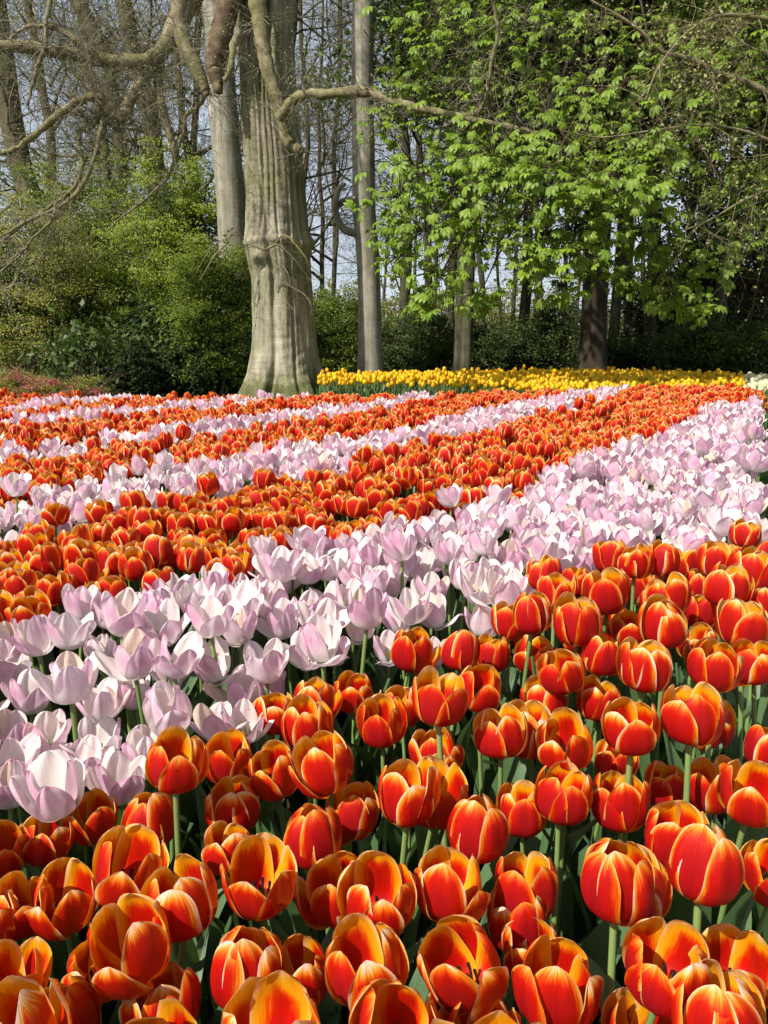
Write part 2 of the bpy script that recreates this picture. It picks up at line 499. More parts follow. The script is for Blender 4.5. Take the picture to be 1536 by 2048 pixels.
M_GRAVEL = mat_ground('path_gravel', (0.10, 0.09, 0.08), (0.22, 0.20, 0.175), (0.38, 0.35, 0.31), 30, 0.01, 4)

# ------------------------------------------------------------------ ground sheets
def sheet(name, pts, z, m):
    v = [(x, y, z) for x, y in pts]
    me = bpy.data.meshes.new(name)
    me.from_pydata(v, [], [list(range(len(v)))])
    me.materials.append(m)
    o = link(name, me)
    o['kind'] = 'structure'
    return o


sheet('ground', [(-400, -60), (400, -60), (400, 500), (-400, 500)], 0.0, M_FLOOR)
sheet('lawn', [(-9, 7.1), (1.2, 7.2), (2.7, 5.2), (2.55, 3.4), (9, 3.4), (14, 14), (-3, 13.5)], 0.004, M_LAWN)
sheet('tulip_bed_soil', [(-4.6, -0.6), (0.35, -0.6), (0.62, 1.1), (2.35, 4.9), (2.95, 6.8), (2.4, 7.3), (-5.6, 6.9)], 0.012, M_SOIL)
sheet('gravel_path', [(0.37, -0.6), (4.0, -0.6), (4.3, 3.38), (1.69, 3.38), (0.64, 1.1)], 0.008, M_GRAVEL)

# ------------------------------------------------------------------ tulip geometry
def bez(t, P):
    P = [np.array(p) for p in P]
    t = t[:, None]
    return (1 - t) ** 3 * P[0] + 3 * (1 - t) ** 2 * t * P[1] + 3 * (1 - t) * t * t * P[2] + t ** 3 * P[3]


def petal_geo(rng, style, ang, inner, ns, nt_, hd=(1, 1, 1), xl=0.0):
    """a petal on a cup profile; returns verts, quads, uv, margin"""
    t = 1 - (1 - np.linspace(0, 1, nt_ + 1)) ** 1.55
    t[-1] = 0.9992
    sg = np.linspace(-1, 1, ns + 1)
    s = np.sign(sg) * np.abs(sg) ** 0.8
    k = 0.93 if inner else 1.0
    if style == 'cup':
        Rr = 0.0365 * k * rng.uniform(0.95, 1.05)
        H = 0.072 * rng.uniform(0.92, 1.08) * (1.05 if inner else 0.97)
        H *= hd[1]
        op = rng.uniform(0.84, 1.0) * hd[0]
        P = [(0.004, 0.0), (Rr * 1.22, -0.004), (Rr * 1.22, H * 0.52), (Rr * op, H)]
        wmax = 0.031 * rng.uniform(0.93, 1.06)
        lean = rng.normal(0, 0.04) + (0 if inner else abs(rng.normal(0.0, 0.09)))
        ruf, kap, crease, roll, tippow = 0.0016, 0.98, 0.0026, 0.0044, 3.3
    elif style == 'lily':
        Rr = 0.034 * k * rng.uniform(0.9, 1.1)
        H = 0.080 * rng.uniform(0.85, 1.05) * (1.05 if inner else 0.95)
        H *= hd[1]
        op = rng.uniform(0.95, 1.3) * (0.80 if inner else 1.0) * hd[0]
        P = [(0.004, 0.0), (Rr * 1.05, -0.002), (Rr * 0.98, H * 0.5), (Rr * op, H)]
        wmax = 0.031 * rng.uniform(0.88, 1.12)
        lean = rng.normal(0.02, 0.09) + (0 if inner else abs(rng.normal(0, 0.14)))
        ruf, kap, crease, roll, tippow = 0.0046, 1.1, 0.0040, 0.007, 2.8
    else:                                                   # small egg shape for the far yellow ones
        Rr = 0.033 * k
        H = 0.070 * rng.uniform(0.92, 1.06)
        op = rng.uniform(0.45, 0.9)
        P = [(0.004, 0.0), (Rr * 1.25, -0.004), (Rr * 1.25, H * 0.52), (Rr * op, H)]
        wmax = 0.029
        lean = rng.normal(0, 0.05)
        ruf, kap, crease, roll, tippow = 0.0008, 0.98, 0.001, 0.002, 2.2
    lean += xl
    pr = bez(t, P)
    r, z = pr[:, 0], pr[:, 1]
    f = np.where(t < 0.48, 1 - 0.72 * (1 - t / 0.48) ** 2, np.sqrt(np.clip(1 - ((t - 0.48) / 0.52) ** tippow, 0, 1)))
    w = wmax * f
    L = H * 1.15
    Rc = np.maximum(r, 0.016) * kap
    a = s[None, :] * (w / Rc)[:, None]
    x = Rc[:, None] * np.sin(a)
    inw = Rc[:, None] * (1 - np.cos(a))
    # crease down the middle, edges turning out, ruffled rim (all fading where the petal narrows to its tip)
    fw = np.minimum(1, f * 1.25)[:, None]
    up = np.clip((t - 0.25) / 0.75, 0, 1)[:, None] * fw
    ph = rng.uniform(0, 6.28, 4)
    disp = -crease * fw * np.exp(-(s[None, :] / 0.16) ** 2) * np.clip((t - 0.1) * 2, 0, 1)[:, None]
    disp = disp + roll * np.clip((np.abs(s)[None, :] - 0.62) / 0.38, 0, 1) ** 2 * up * (0.7 + 0.6 * np.sin(3 * t[:, None] + ph[0]))
    disp = disp + ruf * up * (np.sin(5 * s[None, :] * (1 + 0.3 * t[:, None]) + ph[1] + 4 * t[:, None]) + 0.8 * np.sin(9 * t[:, None] + ph[2] + 2.2 * s[None, :]) * np.abs(s)[None, :])
    skew = rng.normal(0, 0.12) * (t ** 2)[:, None] * wmax
    rad = r[:, None] - inw + disp
    zz = z[:, None] + 0 * x
    # tip: rounded with a shallow notch, uneven
    zz = zz - 0.005 * fw * np.abs(s)[None, :] ** 1.5 * (t ** 3)[:, None] + 0.0018 * fw * np.sin(6 * s[None, :] + ph[3]) * (t ** 4)[:, None]
    rad = rad - hd[2] * 0.006 * np.clip((t - 0.86) / 0.14, 0, 1)[:, None] ** 2            # the tip nods inwards
    rad2 = rad * math.cos(lean) + zz * math.sin(lean)
    z2 = zz * math.cos(lean) - rad * math.sin(lean) * 0.6
    xx = x + skew
    ca, sa = math.cos(ang), math.sin(ang)
    V = np.stack([rad2 * ca - xx * sa, rad2 * sa + xx * ca, z2], axis=-1).reshape(-1, 3)
    m = len(s)
    i = np.arange(nt_)[:, None] * m
    j = np.arange(m - 1)[None, :]
    Q = np.stack([i + j, i + j + 1, i + m + j + 1, i + m + j], axis=-1).reshape(-1, 4)
    S2, T2 = np.meshgrid(s, t)
    d = np.minimum((1 - np.abs(S2)) * w[:, None] / 0.030, (1 - T2) * L / 0.030 * 0.85)
    return V, Q, np.stack([S2.ravel() * 0.5 + 0.5, T2.ravel()], axis=-1), np.clip(d, 0, 1).ravel()


def head_variant(seed, style, ns, nt_):
    rng = np.random.default_rng(seed)
    out = []
    rot = rng.uniform(0, 1)
    u = rng.random()
    if style == 'cup':
        hd = (rng.uniform(.62, .78), rng.uniform(1.0, 1.12), 1.4) if u < .10 else (rng.uniform(1.10, 1.30), rng.uniform(.9, 1.0), .4) if u > .90 else (rng.uniform(.85, 1.05), rng.uniform(.94, 1.05), 1.0)
    elif style == 'lily':
        hd = (rng.uniform(.72, .9), 1.05, 1) if u < .14 else (rng.uniform(1.15, 1.45), .95, 0) if u > .62 else (1.06, 1, .4)
    else:
        hd = (1, 1, 1)
    drop = rng.integers(0, 3) if rng.random() < (.22 if style == 'cup' else .5 if style == 'lily' else 0) else -1
    for i in range(3):
        out.append(petal_geo(rng, style, rot + i * 2.0944 + rng.normal(0, 0.10 if style != 'lily' else 0.2), False, ns, nt_, hd, rng.uniform(.3, .75) if i == drop else 0.0))
    for i in range(3):
        out.append(petal_geo(rng, style, rot + 1.047 + i * 2.0944 + rng.normal(0, 0.10 if style != 'lily' else 0.2), True, ns, nt_, hd))
    return out


def leaf_geo(rng, length, width, n=8, ns=4, arch=0.5):
    """strap leaf rising from the origin, outwards along +X"""
    t = np.linspace(0, 1, n + 1)
    el = R(86) - arch * (t ** 1.6) * rng.uniform(0.9, 1.4)
    dx = np.cos(el) * length / n; dz = np.sin(el) * length / n
    X = np.concatenate([[0], np.cumsum(dx[:-1])]) + 0.006
    Z = np.concatenate([[0], np.cumsum(dz[:-1])])
    w = width * np.sin(np.pi * np.clip(t * 0.86 + 0.14, 0, 1)) ** 0.75
    w[-1] = 0.0006
    s = np.linspace(-1, 1, ns + 1)
    fold = 0.45 * (1 - t * 0.5)
    tw = rng.normal(0, 0.5) * t
    Y = s[None, :] * w[:, None] * np.cos(tw)[:, None]
    nx, nz = -np.sin(el), np.cos(el)
    off = (np.abs(s)[None, :] * w[:, None] * fold[:, None]) + s[None, :] * w[:, None] * np.sin(tw)[:, None] + 0.003 * np.sin(14 * t[:, None] + 3 * s[None, :])
    V = np.stack([X[:, None] + off * nx[:, None], Y, Z[:, None] + off * nz[:, None]], axis=-1).reshape(-1, 3)
    m = ns + 1
    i = np.arange(n)[:, None] * m
    j = np.arange(ns)[None, :]
    Q = np.stack([i + j, i + j + 1, i + m + j + 1, i + m + j], axis=-1).reshape(-1, 4)
    S2, T2 = np.meshgrid(s, t)
    return V, Q, np.stack([S2.ravel() * 0.5 + 0.5, T2.ravel()], axis=-1)


def petal_meshes(style, mat, count, seed0, ns, nt_):
    vs = []
    for k in range(count):
        vs.append([mesh_from('petal', V, Q, mats=[mat], uv=uv, attrs={'margin': mg, 'rnd': np.zeros(len(V))}) for V, Q, uv, mg in head_variant(seed0 + k, style, ns, nt_)])
    return vs


CUP_HI = petal_meshes('cup', M_RED, 26, 100, 10, 14)
CUP_LO = petal_meshes('cup', M_RED, 8, 200, 6, 7)
LILY_HI = petal_meshes('lily', M_PINK, 18, 300, 10, 13)
LILY_LO = petal_meshes('lily', M_PINK, 8, 400, 6, 7)
LEAF_MESHES = []
for k in range(10):
    rg = np.random.default_rng(50 + k)
    V, Q, uv = leaf_geo(rg, rg.uniform(0.30, 0.43), rg.uniform(0.019, 0.034), arch=rg.uniform(0.25, 0.85))
    LEAF_MESHES.append(mesh_from('leaf', V, Q, mats=[M_TLEAF], uv=uv, attrs={'rnd': np.zeros(len(V))}))


def stem_mesh(hb, lean, sides=7, n=6):
    """stem from the ground to the head base offset (lean) at height hb"""
    t = np.linspace(0, 1, n + 1)
    pts = [(lean[0] * a ** 1.8, lean[1] * a ** 1.8, hb * a) for a in t]
    T = Tubes()
    T.add(pts, [0.0042 - 0.0008 * a for a in t], sides, cap=False)
    return T.mesh('stem', [M_STEM])


STEMS = []
for k in range(14):
    rg = random.Random(k)
    a, b = rg.gauss(0, 0.020), rg.gauss(0, 0.018)
    STEMS.append((stem_mesh(1.0 * 0.46, (a, b)), (a, b)))

pt = Tubes()
pt.add([(0, 0, 0.002), (0, 0, 0.012), (0, 0, 0.024)], [0.004, 0.0045, 0.003], 6)
for k in range(6):
    c, s_ = math.cos(k * 1.047), math.sin(k * 1.047)
    pt.add([(0.004 * c, 0.004 * s_, 0.004), (0.009 * c, 0.009 * s_, 0.014), (0.011 * c, 0.011 * s_, 0.028)], [0.0008, 0.0012, 0.0022], 4)
PISTIL = pt.mesh('pistil', [M_PISTIL])
PISTILP = pt.mesh('pistil', [M_PISTILP])


def plant_tulip(name, hx, hy, hz, size, heads, rng, rotz=None, tilt=None, leaves=3, hi=True):
    """hx,hy,hz is the head's centre in the place; the root is the plant's base on the soil"""
    stem, (lx, ly) = rng.choice(STEMS)
    hb = hz - 0.038 * size
    sc = hb / 0.46
    root = empty(name, (hx - lx * sc, hy - ly * sc, 0.012))
    so_ = link('stem', stem, root)
    so_.scale = (1, 1, (hb - 0.012 + 0.004) / 0.46)
    so_.scale = (sc, sc, (hb - 0.008) / 0.46)
    if tilt is None:
        tilt = (rng.gauss(0, 0.09), rng.gauss(0, 0.09))
    M = Matrix.Translation((lx * sc, ly * sc, hb - 0.012)) @ Euler((tilt[0], tilt[1], 0)).to_matrix().to_4x4() @ Matrix.Rotation(rng.uniform(0, 6.28) if rotz is None else rotz, 4, 'Z') @ Matrix.Scale(size, 4)
    for pm in rng.choice(heads):
        p = link('petal', pm, root)
        p.matrix_local = M
    if hi:
        p = link('pistil', PISTIL if name == 'red_tulip' else PISTILP, root)
        p.matrix_local = M
    a0 = rng.uniform(0, 6.28)
    for k in range(leaves):
        lf = link('leaf', rng.choice(LEAF_MESHES), root)
        lf.rotation_euler = (0, 0, a0 + k * 2.3 + rng.gauss(0, 0.3))
        lf.scale = (1, 1, rng.uniform(0.85, 1.08) * hb / 0.46)
    return root


# ---------- where the colour bands lie (outlines measured from the photo, on the plane of the flower heads)
def poly(pts, z=0.50):
    return [(p.x, p.y) for p in (onz(x, y, z) for x, y in pts)]


def strip(center, half):
    half = [h * 0.72 for h in half]
    up = [(x, y - h) for (x, y), h in zip(center, half)]
    lo = [(x, y + h) for (x, y), h in zip(center, half)]
    return poly(up + lo[::-1])


def inside(x, y, pg):
    c = False
    j = len(pg) - 1
    for i in range(len(pg)):
        xi, yi = pg[i]; xj, yj = pg[j]
        if (yi > y) != (yj > y) and x < (xj - xi) * (y - yi) / (yj - yi) + xi: c = not c
        j = i
    return c


B0 = [(-260, 1800), (-100, 1725), (0, 1670), (150, 1600), (290, 1520), (400, 1470), (500, 1400), (640, 1345), (720, 1325), (860, 1250), (1000, 1225), (1060, 1165), (1200, 1132), (1300, 1104), (1400, 1102), (1536, 1080), (1750, 1040)]
B1 = [(-260, 1300), (-100, 1265), (0, 1240), (100, 1200), (190, 1190), (300, 1170), (450, 1130), (520, 1090), (640, 1060), (740, 1050), (850, 1020), (960, 1000), (1040, 980), (1100, 950), (1180, 920), (1280, 890), (1340, 870), (1430, 818), (1536, 812), (1750, 800)]
B2 = [(-260, 1130), (-100, 1110), (0, 1090), (115, 1060), (240, 1030), (300, 1010), (430, 1000), (560, 975), (640, 965), (768, 925), (900, 888), (1000, 873), (1070, 850), (1180, 828), (1250, 795), (1300, 780)]
B3 = [(-260, 1060), (-100, 1035), (0, 1010), (55, 1000), (100, 978), (150, 970), (250, 950), (425, 933), (480, 915), (560, 905), (700, 885), (793, 868), (868, 848), (938, 838), (950, 822), (1020, 812), (1110, 795), (1160, 783)]
B1 = [(x, y + (14 if x < 900 else 14 * max(0, (1200 - x) / 300))) for x, y in B1]
W1 = poly(B0 + B1[::-1])
W2 = poly([(x, y - 7) for x, y in B2] + [(x, y + 5) for x, y in B3[::-1]])
W3 = strip([(-250, 955), (-100, 940), (0, 925), (185, 903), (345, 880), (500, 857), (610, 840), (735, 825), (830, 803), (910, 788)], [24, 20, 18, 16, 15, 15, 16, 14, 12, 8])
W4 = strip([(-250, 880), (0, 857), (135, 845), (280, 832), (450, 815), (550, 805), (660, 792)], [10, 10, 10, 10, 10, 8, 6])
W5 = strip([(-200, 850), (0, 832), (110, 815), (250, 804), (400, 794)], [8, 8, 8, 6, 6])
W6 = strip([(-200, 815), (0, 800), (60, 797)], [5, 5, 4])
WHITES = [W1, W2, W3, W4, W5, W6]
BED = [(-4.4, 0.35), (0.40, 0.35), (0.60, 1.1), (1.02, 2.0), (2.2, 4.5)] + poly([(1530, 790), (1450, 781), (1300, 780), (1150, 789), (900, 795), (768, 800), (500, 801), (0, 802), (-160, 803)])


def band_of(x, y):
    for i, w in enumerate(WHITES):
        if inside(x, y, w): return 'w', i
    return 'o', 0


# hand-measured nearest flowers: (px, py, width px)
NEAR_RED = [(348, 1522, 127), (457, 1512, 106), (555, 1540, 112), (662, 1525, 122), (472, 1604, 118), (700, 1622, 120), (545, 1425, 92), (622, 1402, 96),
    (708, 1382, 85), (765, 1442, 102), (182, 1634, 100), (300, 1642, 120), (88, 1678, 104), (8, 1695, 100), (243, 1735, 146), (125, 1795, 136), (42, 1810, 100),
    (368, 1795, 156), (455, 1695, 104), (521, 1752, 150), (675, 1774, 140), (273, 1885, 168), (22, 1965, 140), (487, 1942, 164), (603, 1945, 122),
    (328, 2015, 160), (118, 2045, 170), (742, 1932, 172), (785, 2045, 190), (190, 1935, 100), (815, 1585, 134), (878, 1502, 104), (877, 1396, 116),
    (1003, 1464, 112), (918, 1302, 86), (985, 1310, 78), (1063, 1305, 82), (955, 1370, 96), (953, 1652, 136), (1045, 1625, 104), (1120, 1588, 124),
    (1243, 1606, 122), (1133, 1482, 116), (1095, 1396, 94), (1265, 1448, 122), (1383, 1425, 132), (1195, 1396, 94), (1290, 1332, 112), (1428, 1325, 108),
    (1158, 1240, 106), (1200, 1307, 92), (1128, 1337, 96), (1512, 1320, 98), (1435, 1570, 114), (1500, 1580, 130), (1403, 1727, 162), (1233, 1757, 162),
    (1053, 1780, 142), (900, 1767, 150), (1038, 1838, 130), (948, 1920, 168), (1116, 1968, 172), (1328, 1922, 178), (1478, 1935, 150), (1452, 2035, 190),
    (1062, 1895, 100), (1328, 1570, 56), (1228, 1515, 70), (883, 1555, 88), (1333, 1245, 104), (1485, 1245, 108), (1400, 1285, 84), (1065, 1228, 86),
    (1490, 1066, 64), (1535, 1497, 96), (1218, 1180, 98), (1327, 1118, 76), (1270, 1120, 76), (1427, 1118, 80), (1506, 1138, 92), (1450, 1172, 96),
    (1395, 1168, 70), (1342, 1190, 90), (1110, 1182, 80), (1398, 1222, 76), (1265, 1255, 80), (1520, 1200, 80), (560, 2060, 150), (950, 2075, 170), (1290, 2080, 170), (1180, 800, 24), (1196, 825, 32),
    (1550, 1750, 120), (-20, 1850, 120), (320, 1165, 70), (380, 1115, 66)]
NEAR_PINK = [(240, 1225, 112), (75, 1272, 96), (135, 1262, 98), (203, 1305, 80), (268, 1316, 106), (328, 1252, 98), (420, 1235, 100), (430, 1322, 98), (533, 1322, 102),
    (612, 1303, 82), (668, 1300, 80), (480, 1252, 90), (570, 1242, 84), (642, 1242, 84), (722, 1250, 80), (345, 1345, 86), (480, 1382, 92), (490, 1445, 96),
    (432, 1447, 88), (140, 1360, 118), (205, 1405, 98), (60, 1390, 96), (343, 1425, 118), (205, 1482, 108), (90, 1475, 104), (25, 1465, 96), (243, 1560, 114),
    (115, 1580, 140), (18, 1575, 100), (25, 1520, 96), (290, 1500, 104), (15, 1290, 90), (30, 1340, 90), (800, 1236, 78), (872, 1222, 82), (863, 1308, 66),
    (778, 1295, 60), (965, 1240, 84), (-60, 1430, 100), (-60, 1540, 110), (-50, 1340, 100), (160, 1530, 96), (270, 1385, 84), (545, 1370, 80), (700, 1195, 80)]

prng = random.Random(11)
placed = {'o': [], 'w': []}       # (x, y, z, size, px, py, w, near)


def place_near(lst, kind):
    for px, py, w in lst:
        z = 0.50
        # the photo's width picks the distance; the head's height is kept plausible
        dist = F * (0.078 if kind == 'o' else 0.088) / w
        d = ray(px, py)
        p = Vector((0, 0, CAMZ)) + d * dist            # d has forward length 1
        zc = min(max(p.z, 0.44), 0.575)
        p = onz(px, py, zc)
        _, _, f = proj(p)
        size = min(max(w * f / F / (0.078 if kind == 'o' else 0.088), 0.82), 1.22)
        placed[kind].append((p.x, p.y, p.z, size * 0.90, True))


place_near(NEAR_RED, 'o')
place_near(NEAR_PINK, 'w')


def grid_fill():
    near = [(a[0], a[1]) for k in 'ow' for a in placed[k]]
    step = 0.086
    row = 0
    y = 0.45
    while y < 8.4:
        x = -5.2 + (step / 2 if row % 2 else 0)
        while x < 3.6:
            gx, gy = x + prng.gauss(0, 0.014), y + prng.gauss(0, 0.014)
            x += step
            if not inside(gx, gy, BED): continue
            px, py, f = proj((gx, gy, 0.5))
            if px < -420 or px > 1990 or (py > 2400): continue
            b, i = band_of(gx, gy)
            front = b == 'o' and gy < 1.35 and -60 < px < 1580 and py < 2190        # the front flowers are measured; only lower ones fill the gaps
            if front and min((gx - a) ** 2 + (gy - c) ** 2 for a, c in near) < 0.071 ** 2: continue
            if b == 'w' and py > 1370 and px > -40: continue
            if min(((gx - a) ** 2 + (gy - c) ** 2 for a, c in near), default=9) < 0.066 ** 2: continue
            z = 0.495 + prng.gauss(0, 0.022)
            if front: z -= 0.03
            elif prng.random() < 0.04: z += prng.uniform(0.025, 0.05)
            placed[b].append((gx, gy, z, prng.uniform(0.86, 1.04), False))
        y += step * 0.87
        row += 1


grid_fill()

BANDNAME = {}


def describe(kind, lst):
    """order the flowers into rows (near to far) and from left to right inside each row, for their labels"""
    ordn = ['first', 'second', 'third', 'fourth', 'fifth', 'sixth', 'seventh', 'eighth', 'ninth', 'tenth', 'eleventh', 'twelfth', 'thirteenth',
            'fourteenth', 'fifteenth', 'sixteenth', 'seventeenth', 'eighteenth', 'nineteenth', 'twentieth', 'twenty-first', 'twenty-second', 'twenty-third',
            'twenty-fourth', 'twenty-fifth', 'twenty-sixth', 'twenty-seventh', 'twenty-eighth', 'twenty-ninth', 'thirtieth', 'thirty-first', 'thirty-second', 'thirty-third',
            'thirty-fourth', 'thirty-fifth', 'thirty-sixth', 'thirty-seventh', 'thirty-eighth', 'thirty-ninth', 'fortieth', 'forty-first', 'forty-second', 'forty-third'] + \
           ['forty-' + w for w in ('fourth', 'fifth', 'sixth', 'seventh', 'eighth', 'ninth')] + ['fiftieth'] + ['fifty-' + w for w in ('first', 'second', 'third', 'fourth', 'fifth', 'sixth', 'seventh', 'eighth', 'ninth')]
    rows = []
    order = sorted(range(len(lst)), key=lambda i: -lst[i][1])          # by picture height
    i = 0
    n = 0
    labels = {}
    while i < len(order):
        y0 = lst[order[i]][1]
        band = max(16, 0.045 * max(y0 - 560, 60))
        row = [k for k in order[i:] if lst[k][1] > y0 - band]
        i += len(row)
        row.sort(key=lambda k: lst[k][0])
        n += 1
        for q, k in enumerate(row):
            labels[k] = (ordn[min(n - 1, 58)], ordn[min(q, 58)])
    return labels


def build_individuals(kind):
    cand = []
    for rec in placed[kind]:
        px, py, f = proj(rec[:3])
        if -40 < px < 1576 and py < 2095:
            cand.append((f, px, py, rec))
    cand.sort(key=lambda c: c[0])
    chosen = cand[:300]
    keys = set(id(c[3]) for c in chosen)
    rest = [r for r in placed[kind] if id(r) not in keys]
    lab = describe(kind, [(c[1], c[2]) for c in chosen])
    rg = random.Random(5 if kind == 'o' else 6)
    name = 'red_tulip' if kind == 'o' else 'pink_white_tulip'
    for i, (f, px, py, rec) in enumerate(chosen):
        hi = f < 1.9
        heads = (CUP_HI if hi else CUP_LO) if kind == 'o' else (LILY_HI if hi else LILY_LO)
        tilt = (rg.gauss(0, 0.10), rg.gauss(0, 0.10))
        r = plant_tulip(name, rec[0], rec[1], rec[2], rec[3], heads, rg, tilt=tilt, leaves=3 if f < 1.6 else 2, hi=hi)
        side = 'left-leaning' if tilt[1] < -0.09 else 'right-leaning' if tilt[1] > 0.09 else 'upright'
        big = 'small' if rec[3] < 0.9 else 'large' if rec[3] > 1.08 else ''
        rw, q = lab[i]
        look = 'red tulip with yellow rims' if kind == 'o' else 'white tulip flushed with pink'
        tag(r, ' '.join(f'{big} {side} {look}, {q} from left in {rw} row from front'.split()), 'tulip',
            'red and yellow rimmed tulips in the striped bed' if kind == 'o' else 'pink and white tulips in the striped bed')
    return rest


REST_O = build_individuals('o')
REST_W = build_individuals('w')


# ---------- the far, uncountable remainder of each kind: one joined object each
def lo_tulip_template(style, seed, leaves=2, hb=0.46, ns=4, nt_=4):
    """returns verts, quads, uv, margin, mat index (0 petal, 1 stem, 2 leaf); origin on the ground under the head"""
    Vs, Qs, Us, Ms, Mi = [], [], [], [], []
    n = 0
    for V, Q, uv, mg in head_variant(seed, style, ns, nt_):
        Vs.append(V + np.array([0, 0, hb])); Qs.append(Q + n); Us.append(uv); Ms.append(mg); Mi.append(np.zeros(len(Q))); n += len(V)
    th = np.arange(3) * 2.0944
    ring = np.stack([np.cos(th) * 0.0042, np.sin(th) * 0.0042, th * 0], -1)
    V = np.vstack([ring, ring + [0, 0, hb + 0.002]])
    Q = np.array([[k, (k + 1) % 3, 3 + (k + 1) % 3, 3 + k] for k in range(3)])
    Vs.append(V); Qs.append(Q + n); Us.append(np.zeros((6, 2))); Ms.append(np.zeros(6)); Mi.append(np.ones(3)); n += 6
    rg = np.random.default_rng(seed + 9)
    for k in range(leaves):
        V, Q, uv = leaf_geo(rg, rg.uniform(0.30, 0.42), rg.uniform(0.018, 0.032), n=4, ns=2, arch=rg.uniform(0.25, 0.9))
        a = rg.uniform(0, 6.28)
        c, s_ = math.cos(a), math.sin(a)
        V = V @ np.array([[c, s_, 0], [-s_, c, 0], [0, 0, 1]])
        Vs.append(V); Qs.append(Q + n); Us.append(uv); Ms.append(np.zeros(len(V))); Mi.append(np.full(len(Q), 2)); n += len(V)
    return np.vstack(Vs), np.vstack(Qs), np.vstack(Us), np.concatenate(Ms), np.concatenate(Mi)


def scatter_join(name, templates, recs, mats, rng):
    """recs: (x, y, headz, size)"""
    Vs, Qs, Us, Ms, Mi, Rn = [], [], [], [], [], []
    n = 0
    for (x, y, z, sz) in recs:
        V, Q, uv, mg, mi = templates[rng.integers(len(templates))]
        a = rng.uniform(0, 6.28)
        c, s_ = math.cos(a), math.sin(a)
        hb = z - 0.04
        W = V.copy()
        W[:, 2] *= np.where(V[:, 2] < 0.461, hb / 0.46, 1)
        W[:, 2] += np.where(V[:, 2] >= 0.461, hb - 0.46, 0)
        tx, ty = rng.normal(0, 0.06, 2)
        W[:, 0] = W[:, 0] * sz + tx * W[:, 2] ** 2 * 0.3; W[:, 1] = W[:, 1] * sz + ty * W[:, 2] ** 2 * 0.3
        X = W[:, 0] * c - W[:, 1] * s_ + x
        Y = W[:, 0] * s_ + W[:, 1] * c + y
        Vs.append(np.stack([X, Y, W[:, 2] + 0.012], -1)); Qs.append(Q + n); Us.append(uv); Ms.append(mg); Mi.append(mi)
        Rn.append(np.full(len(V), rng.uniform(0, 1)))
        n += len(V)
    me = mesh_from(name, np.vstack(Vs), np.vstack(Qs), mats=mats, mat_idx=np.concatenate(Mi), uv=np.vstack(Us),
                   attrs={'margin': np.concatenate(Ms), 'rnd': np.concatenate(Rn)})
    return link(name, me)


T_CUP = [lo_tulip_template('cup', 600 + k) for k in range(8)]
T_LILY = [lo_tulip_template('lily', 700 + k) for k in range(8)]
T_EGG = [lo_tulip_template('egg', 800 + k, ns=3, nt_=3) for k in range(6)]
nr = np.random.default_rng(3)
if REST_O:
    tag(scatter_join('far_red_tulips', T_CUP, [r[:4] for r in REST_O], [M_RED, M_STEM, M_TLEAF], nr),
        'dense red and orange tulips filling the far stripes of the bed', 'tulips', kind='stuff')
if REST_W:
    tag(scatter_join('far_pink_white_tulips', T_LILY, [r[:4] for r in REST_W], [M_PINK, M_STEM, M_TLEAF], nr),
        'dense pink and white tulips filling the far stripes of the bed', 'tulips', kind='stuff')

# yellow bed behind, a cream patch at its right end
YB = poly([(632, 762), (770, 762), (900, 767), (1000, 773), (1100, 779), (1250, 786), (1400, 783), (1485, 779), (1490, 754), (1350, 746), (1200, 744), (1050, 745), (900, 747), (770, 749), (640, 751)], 0.47)
CB = poly([(1487, 778), (1760, 778), (1760, 752), (1492, 750)], 0.47)
ys, cs = [], []
yy = 5.5
row = 0
while yy < 14:
    xx = -3.0
    while xx < 10:
        gx, gy = xx + nr.normal(0, 0.018) + (0.05 if row % 2 else 0), yy + nr.normal(0, 0.018)
        if inside(gx, gy, YB): ys.append((gx, gy, 0.47 + nr.normal(0, 0.030), nr.uniform(0.74, 0.96)))
        elif inside(gx, gy, CB): cs.append((gx, gy, 0.46 + nr.normal(0, 0.02), nr.uniform(0.85, 1.05)))
        xx += 0.088
    yy += 0.088
    row += 1
ys.sort(key=lambda r: proj(r[:3])[2])
vis = [r for r in ys if -10 < proj(r[:3])[0] < 1546]
first = vis[:300]
fid = set(id(r) for r in first)
YM = []
for T in T_EGG:
    V, Q, uv, mg, mi = T
    YM.append(mesh_from('yellow_tulip', V, Q, mats=[M_YEL, M_STEM, M_TLEAF], mat_idx=mi, uv=uv, attrs={'margin': mg, 'rnd': np.zeros(len(V))}))
for r in first:
    o = link('yellow_tulip', YM[nr.integers(6)], loc=(r[0], r[1], 0.004))
    o.rotation_euler = (nr.normal(0, 0.04), nr.normal(0, 0.04), nr.uniform(0, 6.28))
    o.scale = (r[3], r[3], r[2] / 0.50)
    tag(o, 'yellow tulip along the near edge of the yellow bed', 'tulip', 'yellow tulips along the near edge of the yellow bed')
tag(scatter_join('yellow_tulips_behind', T_EGG, [r for r in ys if id(r) not in fid], [M_YEL, M_STEM, M_TLEAF], nr),
    'mass of yellow tulips behind the nearest yellow rows', 'tulips', kind='stuff')
tag(scatter_join('cream_tulips', T_EGG, cs, [M_CREAM, M_STEM, M_TLEAF], nr),
    'patch of cream white tulips beside the yellow bed', 'tulips', kind='stuff')

# ------------------------------------------------------------------ the big beech
def px_path(pts, Y0, Y1=None, n=4):
    """(px,py,width px) rows to (x,y,z,r) at distances Y0..Y1"""
    Y1 = Y0 if Y1 is None else Y1
    out = []
    for i, (x, y, w) in enumerate(pts):
        Y = Y0 + (Y1 - Y0) * i / (len(pts) - 1)
        p = at(x, y, Y)
        out.append((p.x, p.y, p.z, w / 2 * mpp(Y)))
    return smooth_path(out, n)


